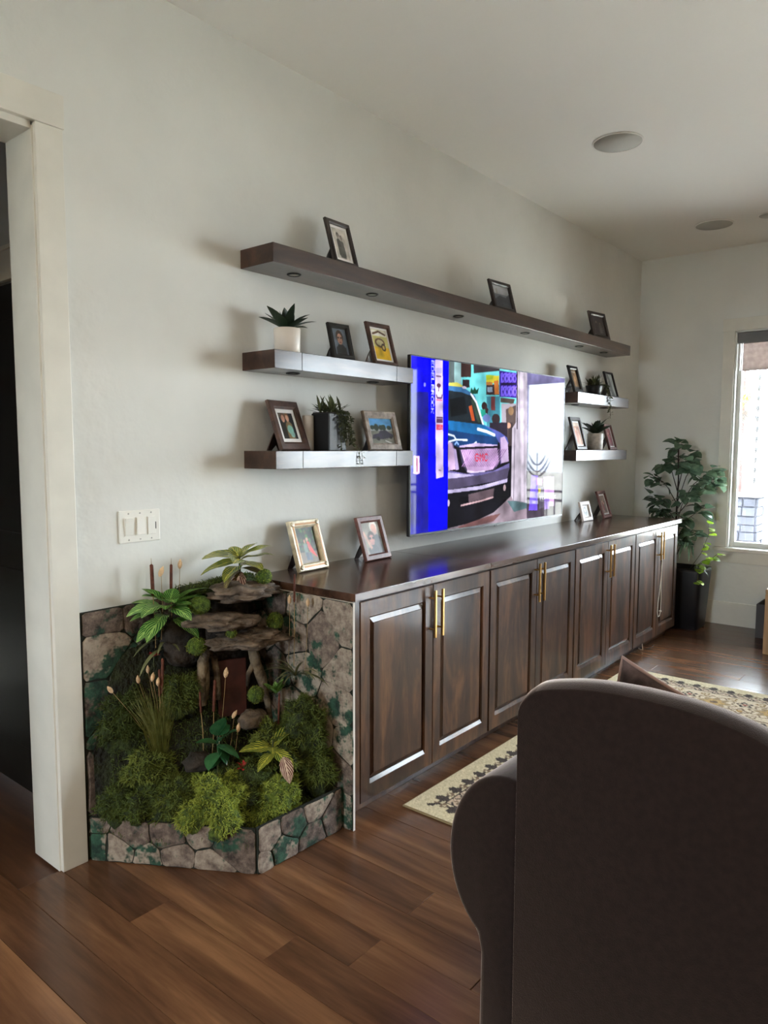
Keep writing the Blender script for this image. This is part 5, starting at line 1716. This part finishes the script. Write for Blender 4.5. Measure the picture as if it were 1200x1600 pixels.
# ---- moss
def fibres(c_, r3, n, seed, ln=(.012, .03), zmin=-.3, w=.0015, rough=.6):
    r = np.random.default_rng(seed)
    V, Fc = [], []
    cnt = 0
    while cnt < n:
        p = r.normal(size=3); p /= np.linalg.norm(p)
        if p[2] < zmin: continue
        pv, off = Vector(p), Vector((seed * 7.3, seed * 3.1, seed * 1.7))
        k = 1 + rough * noise.noise(pv * 1.6 + off) + rough * .5 * noise.noise(pv * 4 + off) + rough * .25 * noise.noise(pv * 10 + off)
        base = np.array(c_) + p * np.array(r3) * k * .97
        nrm = p / np.array(r3); nrm /= np.linalg.norm(nrm)
        d_ = nrm * .8 + r.normal(size=3) * .55
        d_ /= np.linalg.norm(d_)
        l_ = r.uniform(*ln)
        side = np.cross(d_, r.normal(size=3)); side /= np.linalg.norm(side)
        m1 = base + d_ * l_ * .5
        d2 = d_ + r.normal(size=3) * .6 + np.array((0, 0, -.55)); d2 /= np.linalg.norm(d2)
        tip = m1 + d2 * l_ * .6
        b = len(V)
        V += [base - side * w, base + side * w, m1 + side * w * .9, m1 - side * w * .9, tip]
        Fc += [(b, b + 1, b + 2, b + 3), (b + 3, b + 2, b + 4)]
        cnt += 1
    return MB().add(V, Fc)


def moss(c_, r3, n, seed, label, dark=1, ln=(.012, .03)):
    t = thing('moss_mound', c_, label, 'moss', group='moss mounds in the rock garden', kind='thing')
    b = boulder((0, 0, 0), r3, seed, .6)
    b.build('moss_body', M['mossbright' if dark == 0 else 'moss'], t, True)
    f = fibres((0, 0, 0), r3, n, seed, ln).mesh('moss_fibres', False)
    o = link('moss_fibres', f, M[['fibre', 'fibremid', 'fibredark'][int(dark)]], t)
    o['kind'] = 'stuff'
    return t


moss((1.040, -.360, .190), (.112, .092, .108), 6500, 31, 'bright green moss mound at the front corner of the rock garden', 0, ln=(.008, .024))
moss((.950, -.225, .190), (.075, .066, .090), 2800, 32, 'moss mound left of the bright front mound')
moss((1.222, -.455, .165), (.092, .060, .092), 4200, 33, 'moss mound spilling over the right front board under variegated leaves', 0, (.008, .022))
moss((.925, -.120, .300), (.090, .055, .062), 2600, 34, 'shaggy olive moss ledge below the grass tuft')
moss((.890, -.050, .455), (.085, .034, .110), 2600, 35, 'tall dark moss bank at the left back behind the grass tuft', 2, (.015, .042))
moss((1.055, -.120, .520), (.062, .052, .085), 2200, 36, 'yellow-green moss bank left of the driftwood arch', ln=(.015, .038))
moss((1.385, -.430, .385), (.066, .085, .105), 2800, 37, 'moss bank high against the side board', 1, ln=(.014, .036))
moss((1.405, -.490, .225), (.052, .044, .105), 2200, 38, 'moss strip hanging low beside the cabinet end board', ln=(.015, .036))
moss((.850, -.090, .190), (.090, .052, .080), 2200, 39, 'dark low moss behind the left end of the front board', 2)
moss((.880, -.155, .190), (.070, .058, .070), 1700, 40, 'dark moss between the left low moss and the front mounds', 2)
moss((1.150, -.340, .205), (.110, .090, .095), 2400, 41, 'dark moss hollow between the two leafy front plants', 2)
moss((1.28, -.075, .905), (.17, .050, .030), 1800, 42, 'thin moss cap along the wall behind the top ledge stone', 2, (.008, .02))
moss((1.30, -.36, .30), (.085, .085, .095), 2400, 43, 'moss slope below the small spiky plant', 1, (.014, .036))


def ball(c_, r, label, flat=1.0, mat='mossball'):
    o = boulder((0, 0, 0), (r, r, r * flat), int(r * 9000 + c_[0] * 50), .16).build('moss_ball', M[mat], None, True, loc=c_)
    fz = link('fuzz', fibres((0, 0, 0), (r, r, r * flat), int(500 * r / .03), 3, (.003, .007), -1, .0009, .16).mesh('fuzz'), M['fibre'], o)
    fz['kind'] = 'stuff'
    return tag(o, label, 'moss ball', 'moss balls on the rocks')


ball((1.406, -.19, .938), .030, 'bright green moss ball on top beside the countertop')
ball((1.402, -.255, .770), .032, 'moss ball on the right end of the lowest ledge stone', 1.1)
ball((1.172, -.275, .772), .018, 'tiny moss ball on the middle ledge stone')
ball((1.085, -.185, .725), .036, 'moss ball left under the middle ledge stone', .9)
ball((1.275, -.285, .515), .030, 'flat round moss pad in front of the driftwood root', 1.1)
ball((1.115, -.165, .868), .038, 'dark moss ball left of the top ledge stone', .9)


# ---- stalks
def cattail(base, top, r, hl, label, spike=True):
    t = thing('cattail', base, label, 'cattail', group='dried cattails')
    v = Vector(top) - Vector(base)
    u = v.normalized()
    h0 = v - u * hl
    MB().tube([(0, 0, 0), h0 * .5 + Vector((.003, 0, 0)), h0], .0016, 6).build('stem', M['straw'], t)
    MB().tube([h0, h0 + u * .004, h0 + u * hl * .5, v - u * .004, v], [r * .5, r, r, r * .95, r * .4], 9).build('head', M['cattail'], t, True)
    if spike: MB().tube([v, v + u * .022], [.0012, .0005], 5).build('spike', M['straw'], t)
    return t


def bunny(base, top, s_, label, tilt=(0, 0)):
    t = thing('bunny_tail_grass', base, label, 'dried grass', group='dried bunny-tail grass stalks')
    v = Vector(top) - Vector(base)
    MB().tube([(0, 0, 0), v * .55 + Vector((.006, .002, 0)), v], .0009, 5).build('stem', M['straw'], t)
    MB().lathe([(.001, -.016 * s_), (.006 * s_, -.010 * s_), (.008 * s_, -.001 * s_), (.007 * s_, .008 * s_), (.003 * s_, .016 * s_), (.0005, .020 * s_)], 10).build('tuft', M['bunny'], t, True, loc=v, rot=(tilt[0], tilt[1], 0))
    return t


cattail((.985, -.075, .72), (.973, -.08, 1.030), .0068, .115, 'left one of the two tall cattails rising above the striped plant')
cattail((1.05, -.075, .74), (1.055, -.08, 1.020), .0055, .095, 'right one of the two tall cattails rising above the striped plant')
cattail((.968, -.125, .40), (.984, -.119, .690), .0056, .13, 'reddish cattail standing tallest in the grass tuft', False)
cattail((.964, -.120, .40), (.974, -.112, .650), .0050, .10, 'shorter reddish cattail close beside the tallest in the grass tuft', False)
cattail((1.10, -.240, .30), (1.114, -.249, .605), .0058, .12, 'reddish cattail in front of the driftwood arch', False)
cattail((1.082, -.215, .34), (1.080, -.203, .560), .0042, .08, 'thin brown cattail left of the driftwood arch', False)
cattail((1.338, -.335, .33), (1.344, -.340, .515), .0042, .14, 'thin orange-brown cattail above the variegated plant', False)
cattail((1.425, -.335, .60), (1.440, -.328, .960), .0040, .11, 'thin dark cattail against the side board under the countertop', False)
bunny((1.00, -.09, .75), (.999, -.1, 1.000), 1.15, 'bunny tail leaning between the two tall cattails', (0, .45))
bunny((1.07, -.08, .78), (1.093, -.08, 1.014), 1.05, 'bunny tail right of the two tall cattails', (0, .1))
bunny((.945, -.11, .38), (.800, -.080, .612), 1.0, 'leftmost bunny tail leaning out of the grass tuft', (0, -.6))
bunny((.955, -.118, .38), (.921, -.058, .613), .95, 'second bunny tail from the left in the grass tuft', (0, -.1))
bunny((.962, -.12, .38), (.948, -.079, .648), .85, 'highest bunny tail in the grass tuft', (0, 0))
bunny((.966, -.125, .38), (.951, -.103, .624), .95, 'bunny tail just left of the reddish cattails', (0, .25))
bunny((.970, -.13, .38), (.961, -.121, .608), .90, 'bunny tail right against the reddish cattails', (0, .1))
bunny((1.10, -.275, .33), (1.135, -.286, .632), 1.1, 'tall bunny tail in front of the red-brown slate', (0, .2))
bunny((1.12, -.30, .29), (1.151, -.310, .478), .95, 'slanting bunny tail above the round-leaf plant', (0, .7))
bunny((1.13, -.31, .26), (1.158, -.322, .428), 1.0, 'lowest bunny tail right of the round-leaf plant', (0, .2))
bunny((1.405, -.325, .60), (1.420, -.319, .860), 1.0, 'bunny tail under the countertop, left of its pair', (0, 0))
bunny((1.425, -.395, .58), (1.440, -.400, .856), 1.0, 'bunny tail under the countertop nearest the cabinet front', (0, 0))

# grass tuft
gt = thing('grass_tuft', (.955, -.130, .35), 'olive grass tuft fanning up at the left of the rock garden', 'grass')
r = np.random.default_rng(5)
V, Fc = [], []
for i in range(320):
    a, sp_ = r.uniform(0, 6.28), r.uniform(0, 1)
    b0 = np.array((r.normal() * .012, r.normal() * .010, 0))
    d_ = np.array((math.cos(a) * (.10 + .30 * sp_), math.sin(a) * (.06 + .16 * sp_), 1.0)); d_ /= np.linalg.norm(d_)
    l_ = r.uniform(.13, .29)
    side = np.cross(d_, (0.3, -1, 0)); side /= np.linalg.norm(side)
    p1, p2 = b0 + d_ * l_ * .5, b0 + d_ * l_ + np.array((math.cos(a) * .03 * sp_, math.sin(a) * .02 * sp_, -.02 * sp_))
    w = .0014
    b = len(V)
    V += [b0 - side * w, b0 + side * w, p1 + side * w, p1 - side * w, p2]
    Fc += [(b, b + 1, b + 2, b + 3), (b + 3, b + 2, b + 4)]
o = link('grass_blades', MB().add(V, Fc).mesh('grass_blades'), M['grass'], gt)
o['kind'] = 'stuff'

# ---- leafy plants of the garden
crl = [leaf_mesh('croton_leaf', .145, .074, .55, .18, 8, .8, wave=.1), leaf_mesh('croton_leaf', .115, .054, .75, .18, 8, .8, wave=.1), leaf_mesh('croton_leaf', .155, .050, .9, .18, 8, .75, wave=.12)]
t = thing('croton_plant', (1.326, -.135, .915), 'yellow-green croton on the top ledge beside the countertop', 'plant')
MB().tube([(0, 0, 0), (.004, 0, .05), (.002, 0, .11)], .004, 7).build('stem', M['stem'], t, True)
for az, el, z_, k, mt, sc in [(3.05, .35, .10, 0, 'croton', 1.15), (2.75, .15, .085, 2, 'croton', 1.05), (3.5, .05, .07, 1, 'croton', 1.2), (.35, .75, .10, 1, 'croton', 1.1), (-.5, .6, .10, 0, 'croton', .95), (3.3, -.25, .05, 2, 'crotondark', 1.0),
                            (-.35, -.05, .06, 2, 'crotondark', 1.0), (.1, .1, .07, 0, 'crotondark', .9), (-2.3, .35, .09, 0, 'croton', 1.1), (-1.6, .2, .08, 0, 'croton', 1.0), (3.9, -.2, .04, 1, 'crotonpink', 1.1), (1.4, .7, .10, 1, 'croton', .9), (-1.0, .45, .09, 0, 'croton', 1.0), (-2.8, .0, .06, 2, 'crotondark', 1.0), (2.4, .5, .1, 1, 'croton', 1.1), (3.75, -.45, .05, 1, 'crotonpink', .9)]:
    put_leaf(crl[k], M[mt], t, (.004, 0, z_), az, el, random.uniform(-.4, .4), sc)

dfl = [leaf_mesh('striped_leaf', .135, .058, .8, .2, 8, .85), leaf_mesh('striped_leaf', .112, .050, .5, .2, 8, .85)]
t = thing('striped_leaf_plant', (1.045, -.055, .70), 'bright green striped-leaf plant below the two tall cattails', 'plant')
q = random.Random(8)
for i in range(6):
    MB().tube([(0, 0, 0), (q.uniform(-.03, .03), q.uniform(-.03, 0), .08), (q.uniform(-.06, .06), q.uniform(-.05, 0), .16)], .0022, 6).build('stem', M['stem'], t, True)
for i, (az, el, z_) in enumerate([(3.14, .25, .17), (2.9, .05, .15), (3.6, .3, .17), (-2.2, .35, .17), (-1.7, .2, .16), (-1.2, .35, .17), (-.6, .25, .16), (0, .4, .16), (.2, .1, .13), (-.3, -.05, .10), (-2.6, -.05, .13), (-1.9, .9, .18), (-.9, .8, .18), (3.4, .8, .19), (-1.4, -.1, .12), (-2.9, .6, .19), (-2.0, .6, .18), (-1.0, .55, .17), (-.2, .55, .17), (2.6, .4, .17), (3.3, -.15, .12), (-2.4, .15, .14), (-.7, .1, .13), (-1.5, .5, .16), (.5, .5, .17)]):
    put_leaf(dfl[i % 2], M['dieff'], t, (.035 * math.cos(az), -.02 + .02 * math.sin(az), z_), az, el, q.uniform(-.3, .3), q.uniform(.85, 1.1))
lg = leaf_mesh('strap_leaf', .17, .016, 1.3, .25, 8, .75)
for az, el, z_ in [(3.3, .5, .03), (3.5, .3, 0), (-2.4, .6, .02), (-1.2, .5, .0), (-.4, .6, .02), (-1.8, .8, .0)]:
    put_leaf(lg, M['airplant'], t, (0, 0, z_), az, el, 0, q.uniform(.8, 1.1))

rbl = [leaf_mesh('round_leaf', .080, .060, .35, .22, 7, .8), leaf_mesh('round_leaf', .098, .064, .5, .22, 7, .8)]
t = thing('round_leaf_plant', (1.076, -.305, .27), 'glossy dark round-leaf plant standing behind the bright front moss mound', 'plant')
MB().tube([(0, 0, 0), (.002, 0, .1), (.006, .004, .19)], .003, 6).build('stem', M['stem'], t, True)
for az, el, z_, k, sc in [(2.6, .35, .12, 0, 1.0), (-2.0, 1.25, .15, 1, 1.0), (-1.3, .9, .12, 1, 1.05), (-.9, -.35, .11, 0, 1.1), (-2.7, -.1, .09, 1, .95), (-1.5, -.8, .12, 0, 1.0), (.1, .5, .15, 0, .8), (3.4, -.2, .07, 0, .8)]:
    put_leaf(rbl[k], M['rubber'], t, (.004, 0, z_), az, el, random.uniform(-.3, .3), sc)
B(-.004, .004, -.012, -.006, .13, .15).build('silver_clip', M['clip'], t, bevel=.001)

t = thing('croton_plant', (1.232, -.42, .235), 'low variegated croton with pink-tipped leaf above the right front board', 'plant')
MB().tube([(0, 0, 0), (.002, 0, .08), (.006, 0, .15)], .003, 6).build('stem', M['stem'], t, True)
for az, el, z_, k, mt, sc in [(.1, .65, .12, 0, 'croton', 1.0), (2.7, .3, .12, 0, 'croton', .85), (3.3, -.1, .10, 1, 'croton', .8), (-1.5, -.15, .11, 0, 'croton', .75), (-.5, .2, .09, 1, 'croton', .8), (-2.3, .5, .12, 1, 'croton', .7), (1.2, .6, .1, 1, 'croton', .8)]:
    put_leaf(crl[k], M[mt], t, (.004, 0, z_), az, el, random.uniform(-.3, .3), sc)

put_leaf(crl[1], M['crotonpink'], t, (.0, -.06, .105), -1.9, -.75, .2, .85)
t = thing('spider_plant', (1.395, -.375, .575), 'thin arching spider plant high against the side board', 'plant')
for i in range(15):
    az = q.uniform(1.8, 5.4)
    put_leaf(lg, M['airplant'], t, (0, 0, 0), az, q.uniform(.5, 1.35), 0, q.uniform(.55, .95))
t = thing('spiky_plant', (1.358, -.305, .50), 'small green spiky plant right of the driftwood root', 'plant')
for i in range(11):
    put_leaf(suc[i % 2], M['dieff'], t, (0, 0, 0), i * 2.4, q.uniform(.5, 1.3), 0, q.uniform(.45, .7))
bm_ = leaf_mesh('red_petal', .03, .012, .6, .2, 4)
for p, lb in (((.985, -.06, .685), 'red bloom at the foot of the striped-leaf plant'), ((1.135, -.375, .30), 'dull red bloom between the two leafy front plants')):
    t = thing('red_bloom', p, lb, 'flower')
    MB().tube([(0, 0, -.04), (0, 0, .004)], .0015, 5).build('stem', M['stem'], t)
    for i in range(8):
        put_leaf(bm_, M['redflower'], t, (0, 0, 0), i * .8, q.uniform(.2, 1.2), 0, q.uniform(.7, 1.1), name='petal')
